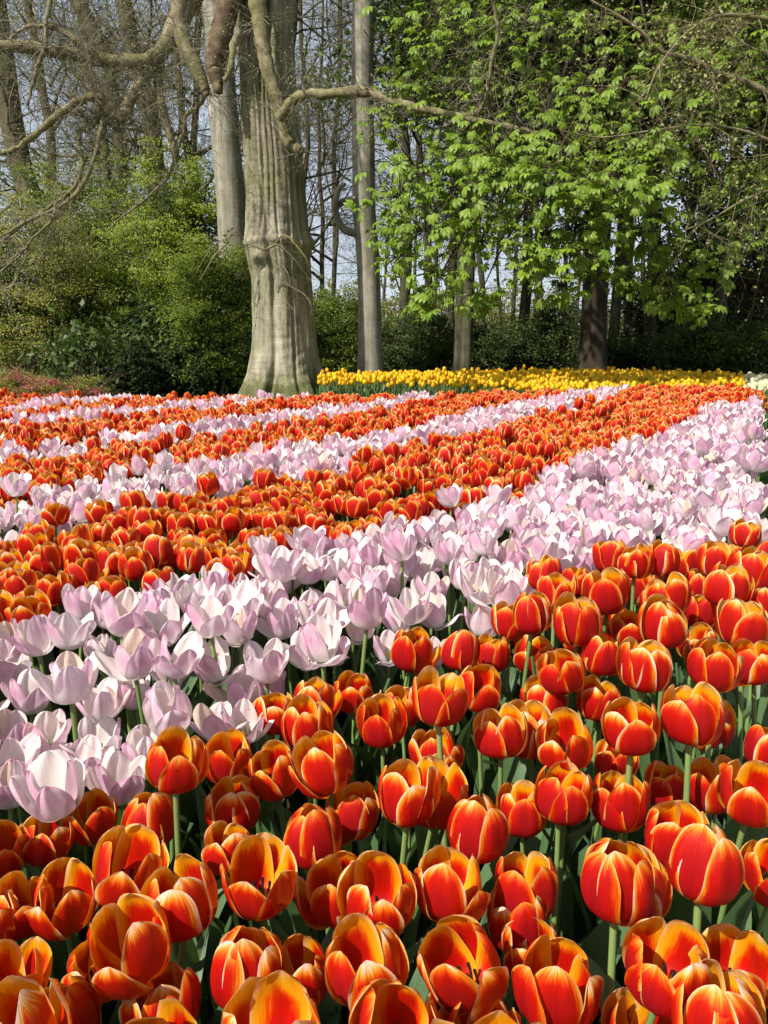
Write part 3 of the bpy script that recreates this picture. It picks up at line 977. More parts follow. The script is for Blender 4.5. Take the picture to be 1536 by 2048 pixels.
BY = 12.0
beech = empty('beech_tree', (at(568, 809, BY).x, BY, 0))
tag(beech, 'huge old beech tree with fluted grey trunk and gnarled limbs behind the striped bed', 'tree')


def beech_trunk():
    rows = [(0, 478, 580), (60, 478, 580), (130, 479, 582), (200, 482, 588), (300, 488, 598), (400, 493, 606), (455, 492, 611), (485, 488, 616), (515, 494, 615), (560, 503, 617), (650, 505, 625),
            (700, 503, 631), (750, 494, 641), (785, 482, 656), (815, 466, 676), (835, 452, 690)]
    zc, cx, rr = [], [], []
    for y, l, r_ in rows:
        p = at((l + r_) / 2, y, BY)
        zc.append(p.z); cx.append(p.x); rr.append((r_ - l) / 2 * mpp(BY) * 0.98)
    zc, cx, rr = map(np.array, (zc[::-1], cx[::-1], rr[::-1]))
    z = np.concatenate([np.linspace(-0.05, 1.2, 70), np.linspace(1.215, 7.5, 190)])
    c = np.interp(z, zc, cx); r0 = np.interp(z, zc, rr)
    nth = 220
    th = np.arange(nth) * 2 * math.pi / nth
    Z, TH = np.meshgrid(z, th, indexing='ij')
    C = c[:, None]; R0 = r0[:, None]
    base = np.clip((1.0 - Z) / 1.0, 0, 1)
    low = np.clip((3.0 - Z) / 3.0, 0, 1)
    high = np.clip((Z - 2.6) / 3.0, 0, 1)
    rng = np.random.default_rng(4)
    d = np.zeros_like(Z)
    # slow, irregular lobes
    for k, a in ((3, .035), (5, .026), (8, .008), (13, .005)):
        d += a * np.cos(k * TH + rng.uniform(0, 6.28) + 0.25 * k ** 0.5 * np.sin(0.9 * Z + rng.uniform(0, 6)))
    # buttress roots
    d += base ** 1.7 * (0.20 * np.cos(7 * TH + 0.6 + 0.4 * np.sin(2 * TH)) + 0.10 * np.cos(11 * TH + 2))
    # narrow furrows running up the stem; front of the trunk is th = -pi/2
    fur = [(-1.75, .10, .10, 0, 9), (-2.2, .05, .06, 1.2, 9), (-1.35, .07, .05, 2.3, 9), (-1.05, .06, .07, 0, 2.6), (-2.6, .07, .08, 0, 9), (-0.7, .08, .08, 2.4, 9), (-1.55, .05, .045, 2.5, 9),
           (-1.95, .06, .05, 2.6, 9), (-0.35, .06, .1, 0, 9), (0.6, .06, .1, 0, 9), (1.4, .07, .1, 0, 9), (2.3, .06, .1, 0, 9), (2.9, .06, .1, 0, 9)]
    for t0, dep, wid, z0, z1 in fur:
        wid *= 0.72
        ph = rng.uniform(0, 6)
        tt = t0 + 0.05 * np.sin(1.7 * Z + ph) + 0.03 * np.sin(4.3 * Z + ph)
        dd = np.angle(np.exp(1j * (TH - tt)))
        on = 1 / (1 + np.exp(-(Z - z0) * 9)) * 1 / (1 + np.exp((Z - z1) * 9))
        d -= (1.35 * dep * (0.55 + 0.75 * np.sin(1.1 * Z + ph) ** 2) * (1 + 0.8 * high + 0.6 * base)) * np.exp(-(dd / wid) ** 2) * on
        d += dep * 0.10 * np.exp(-((np.abs(dd) - wid * 2) / wid) ** 2) * on
    # scar ring and the brow above a hollow
    zs = at(550, 487, BY).z
    ring = np.exp(-((Z - zs - 0.02 * np.sin(3 * TH) - 0.012 * np.sin(17 * TH)) / 0.035) ** 2)
    d += 0.055 * ring * (0.6 + 0.4 * np.sin(9 * TH + 1) ** 2)
    d -= 0.03 * np.exp(-((Z - zs + 0.06 + 0.01 * np.sin(11 * TH)) / 0.02) ** 2) * (0.5 + 0.5 * np.sin(4 * TH))
    zh = at(530, 532, BY).z
    dt = np.angle(np.exp(1j * (TH + 2.02)))
    d += 0.085 * np.exp(-(dt / 0.33) ** 2) * np.exp(-((Z - (zh + 0.10) + 0.25 * dt ** 2) / 0.06) ** 2)
    d -= 0.17 * np.exp(-(dt / 0.22) ** 2) * np.exp(-((Z - (zh - 0.03) + 0.3 * dt ** 2) / 0.055) ** 2)
    dt2 = np.angle(np.exp(1j * (TH - 0.15)))
    d += 0.12 * np.exp(-(dt2 / 0.25) ** 2) * np.exp(-((Z - zs) / 0.10) ** 2)
    # fine wrinkles
    d += 0.006 * np.sin(40 * Z + 3 * np.sin(3 * TH)) * np.exp(-(np.sin(1.5 * Z + TH)) ** 2 * 3)
    from mathutils import noise as mn
    X0, Y0, Z0 = np.cos(TH) * 1.6, np.sin(TH) * 1.6, Z
    nz = np.array([mn.noise((a * 2.2, b * 2.2, c * 1.1)) * .048 + mn.noise((a * 6, b * 6, c * 2.2)) * .026 + mn.noise((a * 17, b * 17, c * 11)) * .010
                   for a, b, c in zip(X0.ravel(), Y0.ravel(), Z0.ravel())]).reshape(Z.shape)
    d += nz
    # the stem parts into two above the frame of the lower trunk
    for t0, z0 in ((-1.72, 4.2), (-1.28, 4.7)):
        dd = np.angle(np.exp(1j * (TH - t0)))
        d -= 0.30 * np.exp(-(dd / .12) ** 2) / (1 + np.exp(-(Z - z0) * 4))
    RR = R0 * (1 + d)
    X = C + RR * np.cos(TH) - beech.location.x
    Y = RR * np.sin(TH)
    V = np.stack([X, Y, Z], -1).reshape(-1, 3)
    i = np.arange(len(z) - 1)[:, None] * nth
    j = np.arange(nth)[None, :]
    Q = np.stack([i + j, i + (j + 1) % nth, i + nth + (j + 1) % nth, i + nth + j], -1).reshape(-1, 4)
    me = mesh_from('trunk', V, Q, mats=[M_BEECH])
    return link('trunk', me, beech)


beech_trunk()


def grow_twigs(T, base_pts, rng, count, length, rad, depth=2, droop=0.0, spread=1.0, buds=None, sides=3):
    """fine twigs sprouting from points of a limb"""
    for _ in range(count):
        i = rng.randrange(len(base_pts))
        p = Vector(base_pts[i][:3])
        d = Vector((rng.gauss(0, 1), rng.gauss(0, 0.7), rng.gauss(0.15 - droop, 0.8))).normalized()
        twig(T, p, d, length * rng.uniform(0.5, 1.2), rad * rng.uniform(0.7, 1.2), depth, rng, droop, spread, buds, sides)


def twig(T, p, d, L, r, depth, rng, droop, spread, buds, sides=3):
    n = 4 if depth else 3
    pts, rad = [p.copy()], [r]
    q = p.copy(); dd = d.copy()
    for k in range(n):
        dd = (dd + Vector((rng.gauss(0, 0.22), rng.gauss(0, 0.22), rng.gauss(0, 0.2) - droop * 0.2)) * spread).normalized()
        q = q + dd * (L / n)
        pts.append(q.copy()); rad.append(max(r * (1 - 0.75 * (k + 1) / n), 0.0007))
        if buds is not None and depth <= 1 and rng.random() < 0.75:
            buds.append((q.x, q.y, q.z))
        if depth and rng.random() < 0.85:
            side = Vector((rng.gauss(0, 1), rng.gauss(0, 1), rng.gauss(0, 1))).cross(dd).normalized()
            twig(T, q, (dd * 0.8 + side * rng.uniform(0.5, 1.0)).normalized(), L * rng.uniform(0.35, 0.65), rad[-1] * 0.75, depth - 1, rng, droop, spread, buds, sides)
    T.add(pts, rad, sides, cap=False)


def leaf_quads(P, size, rng, up=0.6, flat=0.5, toward=None, fold=True, asp=0.55):
    """rhombic leaves at points P (n,3); returns verts, tris, rnd"""
    n = len(P)
    nrm = rng.normal(0, 1, (n, 3)) * flat
    nrm[:, 2] += up
    if toward is not None: nrm += np.array(toward)
    nrm /= np.linalg.norm(nrm, axis=1)[:, None] + 1e-9
    a = np.cross(nrm, rng.normal(0, 1, (n, 3))); a /= np.linalg.norm(a, axis=1)[:, None] + 1e-9
    b = np.cross(nrm, a)
    s = size * rng.uniform(0.6, 1.25, (n, 1))
    v0 = P - a * s * 0.5
    v1 = P + b * s * asp * 0.5 - nrm * s * 0.10 + a * s * 0.05
    v2 = P + a * s * 0.5 - nrm * s * 0.12
    v3 = P - b * s * asp * 0.5 - nrm * s * 0.10 + a * s * 0.05
    V = np.stack([v0, v1, v2, v3], 1).reshape(-1, 3)
    i = np.arange(n)[:, None] * 4
    Tr = np.concatenate([i + np.array([[0, 1, 2]]), i + np.array([[0, 2, 3]])])
    return V, Tr, np.repeat(rng.uniform(0, 1, n), 4)


def foliage_obj(name, P, size, mat, parent, rng, **kw):
    P = np.asarray(P, dtype=float)
    if parent is not None: P = P - np.array(parent.location)
    V, Tr, rn = leaf_quads(P, size, rng, **kw)
    o = link(name, mesh_from(name, V, None, Tr, smooth=False, mats=[mat], attrs={'rnd': rn}), parent)
    o['kind'] = 'stuff'
    return o


LIMBS = [
    ([(480, -80, 60), (462, -20, 54), (450, 40, 50), (436, 95, 48), (430, 130, 42), (434, 158, 34), (438, 184, 20)], 11.5, 11.4),
    ([(392, -80, 50), (364, -30, 44), (360, 50, 38), (374, 100, 36), (396, 145, 32), (410, 178, 22), (412, 192, 10)], 11.7, 11.5),
    ([(508, -60, 44), (514, 0, 40), (521, 50, 36), (530, 110, 34), (543, 165, 30), (556, 205, 30), (564, 232, 34)], 11.35, 11.25),
    ([(562, 222, 30), (566, 250, 26), (573, 278, 25), (586, 293, 24), (600, 300, 20), (606, 306, 14)], 11.25, 11.2),
    ([(562, 236, 30), (574, 218, 26), (590, 198, 24), (616, 189, 22), (662, 188, 21), (720, 184, 25), (760, 192, 20), (800, 207, 18), (860, 221, 17), (925, 235, 15), (1000, 249, 12), (1050, 260, 9), (1110, 278, 5)], 11.25, 9.6),
    ([(925, 235, 13), (952, 226, 11), (970, 203, 9), (975, 170, 8), (984, 120, 8), (996, 60, 8), (985, 0, 8), (990, -50, 8)], 10.0, 9.7),
    ([(430, -80, 60), (385, -10, 50), (352, 50, 42), (330, 92, 36), (300, 118, 32), (262, 124, 31), (200, 118, 30), (140, 108, 29), (80, 99, 28), (20, 93, 26), (-60, 92, 22), (-180, 110, 16)], 11.9, 11.2),
    ([(328, 96, 30), (319, 130, 24), (316, 165, 21), (322, 205, 20), (333, 245, 18), (344, 280, 17), (350, 305, 20), (350, 322, 12)], 11.8, 11.7),
    ([(308, 118, 26), (290, 150, 24), (272, 180, 24), (258, 206, 26), (250, 228, 30), (236, 234, 24), (215, 218, 20), (198, 200, 20), (180, 193, 19), (150, 205, 18), (110, 235, 17), (70, 270, 15), (30, 298, 12), (-20, 312, 9), (-80, 330, 6)], 11.7, 11.1),
    ([(245, 236, 16), (222, 232, 14), (205, 228, 14), (190, 246, 14), (170, 258, 13), (158, 268, 12), (160, 300, 10), (164, 330, 10), (150, 372, 9), (118, 402, 8), (60, 440, 7), (-10, 492, 5)], 11.6, 11.2),
    ([(205, 212, 12), (206, 240, 11), (198, 270, 10), (192, 305, 10), (178, 345, 10), (152, 388, 10), (128, 408, 8), (80, 430, 8), (20, 462, 7), (-40, 500, 5)], 11.5, 11.1),
    ([(108, -60, 11), (100, 0, 11), (93, 45, 10), (90, 95, 10), (76, 132, 11), (66, 168, 9), (56, 210, 5)], 11.3, 11.2),
    ([(-60, 150, 9), (0, 102, 10), (22, 78, 10), (50, 56, 10), (92, 52, 10), (125, 62, 14), (160, 84, 14), (185, 104, 14)], 11.3, 11.4),
    ([(412, 188, 10), (396, 214, 10), (372, 232, 10), (368, 262, 8), (358, 290, 7), (350, 318, 6)], 11.8, 11.7),
    ([(348, 318, 7), (336, 352, 7), (306, 385, 6), (270, 415, 5), (236, 440, 4), (210, 470, 3)], 11.7, 11.4),
    ([(30, 470, 5), (52, 500, 5), (40, 540, 5), (22, 580, 4), (18, 612, 3)], 11.1, 11.0),
    ([(112, 402, 6), (104, 440, 6), (72, 470, 5), (40, 510, 5), (0, 545, 4)], 11.1, 10.9),
    ([(478, 62, 18), (466, 100, 16), (460, 140, 12), (448, 162, 10)], 11.2, 11.0),
]
lrng = random.Random(21)
all_limb_pts = []
for pts, y0, y1 in LIMBS:
    P = px_path(pts, y0, y1, 5)
    for k in range(len(P)):                                   # knobbly, uneven thickness
        am = min(1.0, 0.10 / max(P[k, 3], 0.02)) * .8
        P[k, 3] *= 1 + am * (0.07 * math.sin(k * 1.1 + len(pts)) + lrng.gauss(0, 0.04))
        P[k, :3] += np.array([lrng.gauss(0, 0.006), lrng.gauss(0, 0.006), lrng.gauss(0, 0.006)])
    P[:, 3] *= 0.8
    P[:, 0] -= beech.location.x; P[:, 1] -= beech.location.y
    T = Tubes()
    T.add(P[:, :3], P[:, 3], 12)
    link('limb', T.mesh('limb', [M_RUST if not all_limb_pts else M_LIMB]), beech)
    all_limb_pts.append(P)
T = Tubes(); buds = []
for i, P in enumerate(all_limb_pts):
    cnt = {6: 60, 8: 70, 4: 60, 9: 34, 10: 34, 11: 16, 12: 24, 7: 10, 5: 26, 14: 14, 15: 12, 16: 14, 2: 24, 0: 10, 1: 20}.get(i, 6)
    grow_twigs(T, P[3:], lrng, int(cnt * .6), 0.5, 0.010, 1, 0.0, 1.3, None)
    grow_twigs(T, P[3:], lrng, int(cnt * 1.3), 0.8, 0.0052, 2, 0.15, 1.1, buds)
# limbs and branches higher up, above the picture, whose shadows dapple the trunk
for k, (dx, dy, z0, z1) in enumerate([(2.6, 2.6, 6.5, 9.5), (3.4, -1.0, 6.2, 8.4)]):
    pp = [(0, 0, z0, .22), (dx * .3, dy * .3, z0 + .7, .17), (dx * .6, dy * .6 + .2, (z0 + z1) / 2 + .5, .11), (dx, dy, z1, .05)]
    P = smooth_path(pp, 5)
    T2 = Tubes(); T2.add(P[:, :3], P[:, 3], 9)
    link('limb', T2.mesh('limb', [M_LIMB]), beech)
    for q in range(9):
        i = lrng.randrange(4, len(P))
        d = Vector((lrng.gauss(dx * .1, .8), lrng.gauss(dy * .1, .8), lrng.gauss(.2, .5))).normalized()
        twig(T, Vector(P[i][:3]), d, lrng.uniform(1.4, 2.6), .032, 2, lrng, 0, 1.0, None, 4)
# fine sprays hanging in the upper left
for k in range(60):
    p = at(lrng.uniform(-20, 400), lrng.uniform(-40, 200), lrng.uniform(10, 11.5))
    twig(T, Vector((p.x - beech.location.x, p.y - beech.location.y, p.z)), Vector((lrng.gauss(0, 1), lrng.gauss(0, .4), lrng.gauss(-.3, .6))).normalized(), 1.0, 0.006, 2, lrng, 0.3, 1.0, buds)
tw = link('twigs', T.mesh('twigs', [M_TWIG]), beech); tw['kind'] = 'stuff'
nb = np.random.default_rng(8)
bp = np.array(buds) + np.array(beech.location)
sel = bp[nb.random(len(bp)) < 0.5]
foliage_obj('buds', sel, 0.024, M_BUD, beech, nb, up=0.2, flat=1.0)
# dead twigs at the scar
T = Tubes()
for pts in ([(620, 560, 2), (590, 520, 4), (560, 492, 7), (545, 492, 9), (530, 500, 7), (505, 492, 5), (490, 500, 4)],
            [(545, 495, 6), (556, 520, 4), (575, 545, 3), (580, 572, 2)], [(548, 490, 7), (570, 470, 6), (600, 500, 5), (612, 516, 3)],
            [(550, 500, 5), (560, 560, 4), (572, 600, 3), (586, 618, 2)], [(565, 470, 5), (585, 480, 4), (625, 535, 3), (660, 560, 2)],
            [(488, 480, 5), (470, 462, 6), (450, 490, 5), (430, 510, 4), (400, 560, 3)], [(478, 470, 4), (455, 475, 3), (420, 500, 3), (395, 540, 2)],
            [(555, 555, 4), (585, 575, 4), (610, 590, 3), (622, 610, 2)]):
    P = px_path([(a, b, c * .55) for a, b, c in pts], 11.42, 11.2, 3)
    P[:, 0] -= beech.location.x; P[:, 1] -= beech.location.y
    T.add(P[:, :3], P[:, 3], 5)
    grow_twigs(T, P[4:], lrng, 7, 0.34, 0.003, 1, 0.1, 1.2)
link('dead_twigs', T.mesh('dead_twigs', [M_LIMB]), beech)

# ------------------------------------------------------------------ bare woodland trees
def crown_template(seed, height=11.0, levels=(10, 6, 5, 5)):
    rng = random.Random(seed)
    T = Tubes(); tips = []

    def br(p, d, L, r, lv):
        n = 5 if lv == 0 else 4 if lv < 3 else 3
        pts, rad = [p.copy()], [r]
        q, dd = p.copy(), d.copy()
        for k in range(n):
            dd = (dd + Vector((rng.gauss(0, .2), rng.gauss(0, .2), rng.gauss(0.04, .16)))).normalized()
            q = q + dd * (L / n)
            pts.append(q.copy()); rad.append(max(r * (1 - 0.8 * (k + 1) / n), 0.004))
        T.add(pts, rad, 6 if lv == 0 else 4 if lv == 1 else 3, cap=False)
        if lv >= 3:
            tips.append(pts[-1]); tips.append(pts[1])
            return
        for k in range(levels[lv + 1]):
            i = rng.randrange(1, n + 1)
            side = Vector((rng.gauss(0, 1), rng.gauss(0, 1), rng.gauss(0.1, .8))).cross(d).normalized()
            br(pts[i], (d * 0.75 + side * rng.uniform(.5, 1.1)).normalized(), L * rng.uniform(.4, .65), rad[i] * 0.62 + 0.002, lv + 1)
    for k in range(levels[0]):
        z = height * (0.04 + 0.8 * (k + rng.random()) / levels[0])
        a = rng.uniform(0, 6.28)
        el = rng.uniform(0.1, 1.0)
        br(Vector((0, 0, z)), Vector((math.cos(a) * math.cos(el), math.sin(a) * math.cos(el), math.sin(el))), height * rng.uniform(.28, .45) * (1.1 - z / height * .5), 0.055 * (1.15 - z / height * .6), 0)
    return T.mesh('branches', [M_WOOD]), np.array([tuple(t) for t in tips])


CROWNS = [crown_template(900 + k) for k in range(6)]
CROWN_LEAVES = []
for k, (cm, tips) in enumerate(CROWNS):
    rg = np.random.default_rng(k)
    P = tips[rg.random(len(tips)) < 0.4]
    P = P + rg.normal(0, 0.12, P.shape)
    V, Tr, rn = leaf_quads(P, 0.09, rg, up=.3, flat=.9)
    CROWN_LEAVES.append(mesh_from('young_leaves', V, None, Tr, smooth=False, mats=[M_OLIVE], attrs={'rnd': rn}))


def wood_tree(path, Y, label, crown=None, attach=None, leaves=False, mat=None, scale=1.0, top=17.0, group=None, name='bare_tree', sides=12, extra=None):
    P = px_path(path, Y, Y, 4)
    # carry the trunk down to the ground and up past the frame
    lo, hi_ = P[-1], P[0]
    if P[0][2] < P[-1][2]: P = P[::-1]; lo, hi_ = P[-1], P[0]
    d = (P[0] - P[min(6, len(P) - 1)]); d = d / max(d[2], 0.1)
    ext = []
    z = P[0][2]
    while z < top:
        z += 1.6
        k = z - P[0][2]
        ext.append((P[0][0] + d[0] * k * 0.7, P[0][1], z, max(P[0][3] * (1 - k / (top + 4)), 0.03)))
    full = ext[::-1] + [tuple(p) for p in P]
    if full[-1][2] > -0.05:
        e = full[-1]; b = full[-3]
        sl = (e[0] - b[0]) / max(b[2] - e[2], 0.05)
        full.append((e[0] + sl * (e[2] + 0.1), e[1], -0.1, e[3] * 1.15))
    full = np.array(full)[::-1]
    full = full[full[:, 2].argsort()]
    ph = random.uniform(0, 6)
    if mat is not M_BEECH2: full[:, 0] += 0.07 * np.sin(full[:, 2] * 0.8 + ph) + 0.03 * np.sin(full[:, 2] * 2.3 + ph * 2)
    root = empty(name, (full[0][0], Y, 0))
    tag(root, label, 'tree', group)
    pts = full[:, :3] - np.array([root.location.x, Y, 0])
    T = Tubes(); T.add(pts, full[:, 3], sides)
    link('trunk', T.mesh('trunk', [mat or M_WOOD]), root)
    if crown is not None:
        attach = attach if attach is not None else 3.5
        i = int(np.argmin(abs(full[:, 2] - attach)))
        c = link('branches', CROWNS[crown][0], root)
        c.location = tuple(pts[i]); c.location.z = attach
        c.rotation_euler = (0, 0, random.uniform(0, 6.28)); c.scale = (scale,) * 3
        j = min(i + 3, len(full) - 1)
        v = Vector(pts[j]) - Vector(pts[i])
        if v.length > .1:
            c.rotation_euler = (Matrix.Rotation(0, 3, 'X') @ v.to_track_quat('Z', 'Y').to_matrix() @ Matrix.Rotation(random.uniform(0, 6.28), 3, 'Z')).to_euler()
        c['kind'] = 'stuff'
        if leaves:
            l = link('young_leaves', CROWN_LEAVES[crown], root)
            l.location = c.location; l.rotation_euler = c.rotation_euler; l.scale = c.scale
            l['kind'] = 'stuff'
    if extra:
        for e in extra:
            Pe = px_path(e, Y - 0.05, Y - 0.3, 4)
            Pe[:, 0] -= root.location.x; Pe[:, 1] -= Y
            T = Tubes(); T.add(Pe[:, :3], Pe[:, 3], 8)
            link('limb', T.mesh('limb', [mat or M_WOOD]), root)
    return root


wood_tree([(430, -20, 48), (440, 100, 50), (444, 200, 52), (453, 300, 53), (462, 400, 54), (466, 480, 56), (472, 560, 58), (478, 700, 62)], 15.0,
          'pale smooth grey beech trunk leaning behind the left side of the huge beech', 0, 6.5, mat=M_BEECH2, name='beech_tree')
wood_tree([(727, -20, 39), (726, 100, 40), (725, 200, 41), (727, 300, 42), (729, 430, 43), (735, 500, 44), (739, 600, 44), (740, 700, 47), (741, 745, 52)], 17.0,
          'straight slim grey beech trunk at the left end of the yellow bed', 1, 6.8, mat=M_BEECH2, name='beech_tree',
          extra=[[(712, 468, 14), (690, 460, 15), (676, 440, 13), (671, 410, 12), (676, 380, 11), (690, 368, 8)], [(672, 415, 10), (690, 400, 10), (710, 397, 8)]])
LT = [
    ([(-20, 0, 44), (8, 110, 42), (22, 220, 42), (45, 320, 42), (68, 400, 42), (95, 520, 44), (125, 680, 46), (132, 760, 50)], 19, 'thick dark trunk leaning right at the far left edge', 2, 7, 1),
    ([(150, -20, 26), (185, 60, 28), (212, 110, 28), (225, 200, 26), (238, 330, 24), (248, 520, 26), (250, 700, 28)], 24, 'brown trunk crossing behind the heavy horizontal limb', 3, 6, 1),
    ([(243, -20, 28), (255, 40, 30), (264, 100, 30), (285, 190, 32), (300, 270, 32), (312, 345, 32), (325, 520, 34), (330, 700, 34)], 22, 'dark double-curved trunk left of the hanging gnarled limb', 4, 6.5, 1),
    ([(160, 0, 14), (172, 120, 15), (200, 260, 16), (222, 400, 18), (235, 560, 18), (240, 700, 18)], 27, 'thin straight trunk deep in the wood at left', 5, 6, 1),
    ([(352, 0, 12), (360, 160, 13), (372, 300, 13), (378, 420, 14), (385, 560, 15), (390, 700, 15)], 26, 'slender pole-like trunk left of the pale leaning beech', 0, 6, 1),
    ([(395, 40, 12), (388, 200, 12), (392, 350, 13), (400, 480, 13), (402, 700, 14)], 28, 'slender dark trunk touching the pale beech from the left', 1, 7, 1),
    ([(60, 0, 16), (80, 160, 16), (100, 300, 17), (110, 450, 18), (115, 700, 18)], 30, 'faint trunk seen under the long curved branch', 2, 6, 1),
    ([(585, 0, 14), (580, 140, 15), (583, 300, 15), (590, 400, 15), (600, 600, 16)], 26, 'narrow dark trunk just right of the huge beech', 3, 5, 0),
    ([(642, 200, 5), (640, 300, 6), (641, 420, 8), (643, 560, 9), (645, 660, 10)], 32, 'thin bare sapling in the gap between the two big trunks', 4, 3.2, 0),
    ([(605, 100, 8), (612, 260, 9), (608, 420, 9), (606, 700, 10)], 34, 'thin bare tree with spreading twigs in the gap beside the huge beech', 5, 4, 0),
    ([(680, 60, 8), (672, 260, 9), (668, 460, 9), (664, 700, 10)], 38, 'distant bare tree just left of the slim grey beech', 0, 4, 0),
    ([(795, 100, 14), (805, 300, 17), (812, 480, 20), (816, 620, 22), (818, 740, 24)], 22, 'dark trunk right of the slim grey beech with one lit edge', 1, 7, 0),
    ([(842, 300, 12), (850, 450, 14), (856, 600, 16), (858, 740, 17)], 26, 'brown trunk behind the low dark yew', 2, 7, 0),
    ([(900, 100, 16), (905, 300, 17), (907, 500, 18), (904, 740, 20)], 21, 'left one of a lit pair of pale trunks', 3, 8, 0),
    ([(932, 200, 15), (930, 400, 16), (927, 520, 18), (926, 740, 18)], 21.6, 'right one of a lit pair of pale trunks', 4, 8, 0),
    ([(958, 300, 9), (961, 480, 11), (963, 620, 12), (963, 740, 13)], 29, 'thin dark trunk right of the lit pair', 5, 6, 0),
    ([(998, 430, 5), (998, 600, 6), (1000, 720, 6)], 36, 'very thin sapling far back in the sky gap', 0, 4, 0),
    ([(1050, 200, 17), (1053, 420, 19), (1054, 600, 21), (1052, 740, 23)], 23, 'pale round trunk standing clear left of the chestnut', 1, 8, 0),
    ([(1072, 300, 12), (1074, 500, 14), (1077, 700, 15)], 27, 'dark narrow trunk touching the pale round one', 2, 8, 0),
    ([(1130, 400, 8), (1131, 600, 9), (1132, 720, 10)], 30, 'thin shaded trunk left of the chestnut', 3, 7, 0),
    ([(1250, 300, 14), (1254, 500, 16), (1256, 740, 17)], 24, 'shaded trunk first to the right of the chestnut', 4, 8, 0),
    ([(1284, 420, 8), (1285, 600, 9), (1286, 740, 10)], 29, 'thin pole trunk among the shaded trunks', 5, 7, 0),
    ([(1300, 200, 22), (1306, 450, 24), (1308, 600, 25), (1310, 740, 27)], 20, 'stout shaded trunk with a swollen stub right of the chestnut', 0, 8, 0),
    ([(1388, 400, 12), (1386, 600, 14), (1384, 740, 15)], 22, 'pale patchy trunk among evergreens at right', 1, 8, 0),
    ([(1470, 200, 14), (1474, 500, 16), (1478, 740, 17)], 26, 'trunk in deep shade near the right edge', 2, 8, 0),
    ([(1530, 100, 18), (1532, 500, 20), (1534, 740, 22)], 24, 'dark trunk on the very right edge', 3, 8, 0),
]
for path, Y, label, cr, at_, lv in LT:
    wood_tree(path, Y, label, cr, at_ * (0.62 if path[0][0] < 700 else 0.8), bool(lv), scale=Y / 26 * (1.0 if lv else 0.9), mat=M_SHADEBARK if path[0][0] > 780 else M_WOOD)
# further off: whole bare trees behind, each its own thing
fr = random.Random(77)
distant = []
for k in range(22):
    x = fr.uniform(-21, 26); y = fr.uniform(36, 62)
    px, py, f = proj((x, y, 2))
    r0 = 0.08 + fr.random() * 0.08
    root = empty('distant_tree', (x, y, 0))
    T = Tubes(); T.add([(0, 0, -.1), (0.1, 0, 4), (fr.gauss(0, .3), 0, 9), (fr.gauss(0, .6), 0, 16)], [r0, r0 * .85, r0 * .6, .03], 7)
    link('trunk', T.mesh('trunk', [M_WOOD]), root)
    c = link('branches', CROWNS[k % 6][0], root); c.location = (0.1, 0, 3.2); c.rotation_euler = (0, 0, fr.uniform(0, 6.28)); c.scale = (1.25,) * 3
    c['kind'] = 'stuff'
    if px < 560 or px > 820:
        l = link('young_leaves', CROWN_LEAVES[k % 6], root); l.location = c.location; l.rotation_euler = c.rotation_euler; l.scale = c.scale; l['kind'] = 'stuff'
    distant.append((px, root))

ORD = ['first', 'second', 'third', 'fourth', 'fifth', 'sixth', 'seventh', 'eighth', 'ninth', 'tenth', 'eleventh', 'twelfth', 'thirteenth', 'fourteenth', 'fifteenth', 'sixteenth',
       'seventeenth', 'eighteenth', 'nineteenth', 'twentieth', 'twenty-first', 'twenty-second', 'twenty-third', 'twenty-fourth', 'twenty-fifth', 'twenty-sixth']
for k, (px, root) in enumerate(sorted(distant, key=lambda t: t[0])):
    tag(root, f'distant bare tree with fine twiggy crown, {ORD[k]} from left of those farthest back', 'tree', 'distant bare woodland trees')

# ------------------------------------------------------------------ shrubs
def cloud_points(center, rad, n, rng, clumps=60, clump_r=0.16, flat=0.45, shell=0.55):
    """points in clumps spread over an ellipsoid, mostly near its surface"""
    d = rng.normal(0, 1, (clumps, 3)); d /= np.linalg.norm(d, axis=1)[:, None]
    rr = 1 - shell * rng.random((clumps, 1)) ** 1.6
    lump = 1 + 0.22 * np.sin(3.1 * d[:, :1] * 2 + center[0]) + 0.16 * np.sin(5.3 * d[:, 2:] * 2 + center[1])
    C = d * rr * lump * np.array(rad)
    idx = rng.integers(0, clumps, n)
    sz = clump_r * rng.uniform(0.5, 1.5, clumps)
    P = C[idx] + rng.normal(0, 1, (n, 3)) * sz[idx][:, None] * np.array([1, 1, flat])
    P += np.array(center)
    P = P[P[:, 2] > 0.03]
    return P


SR = np.random.default_rng(31)


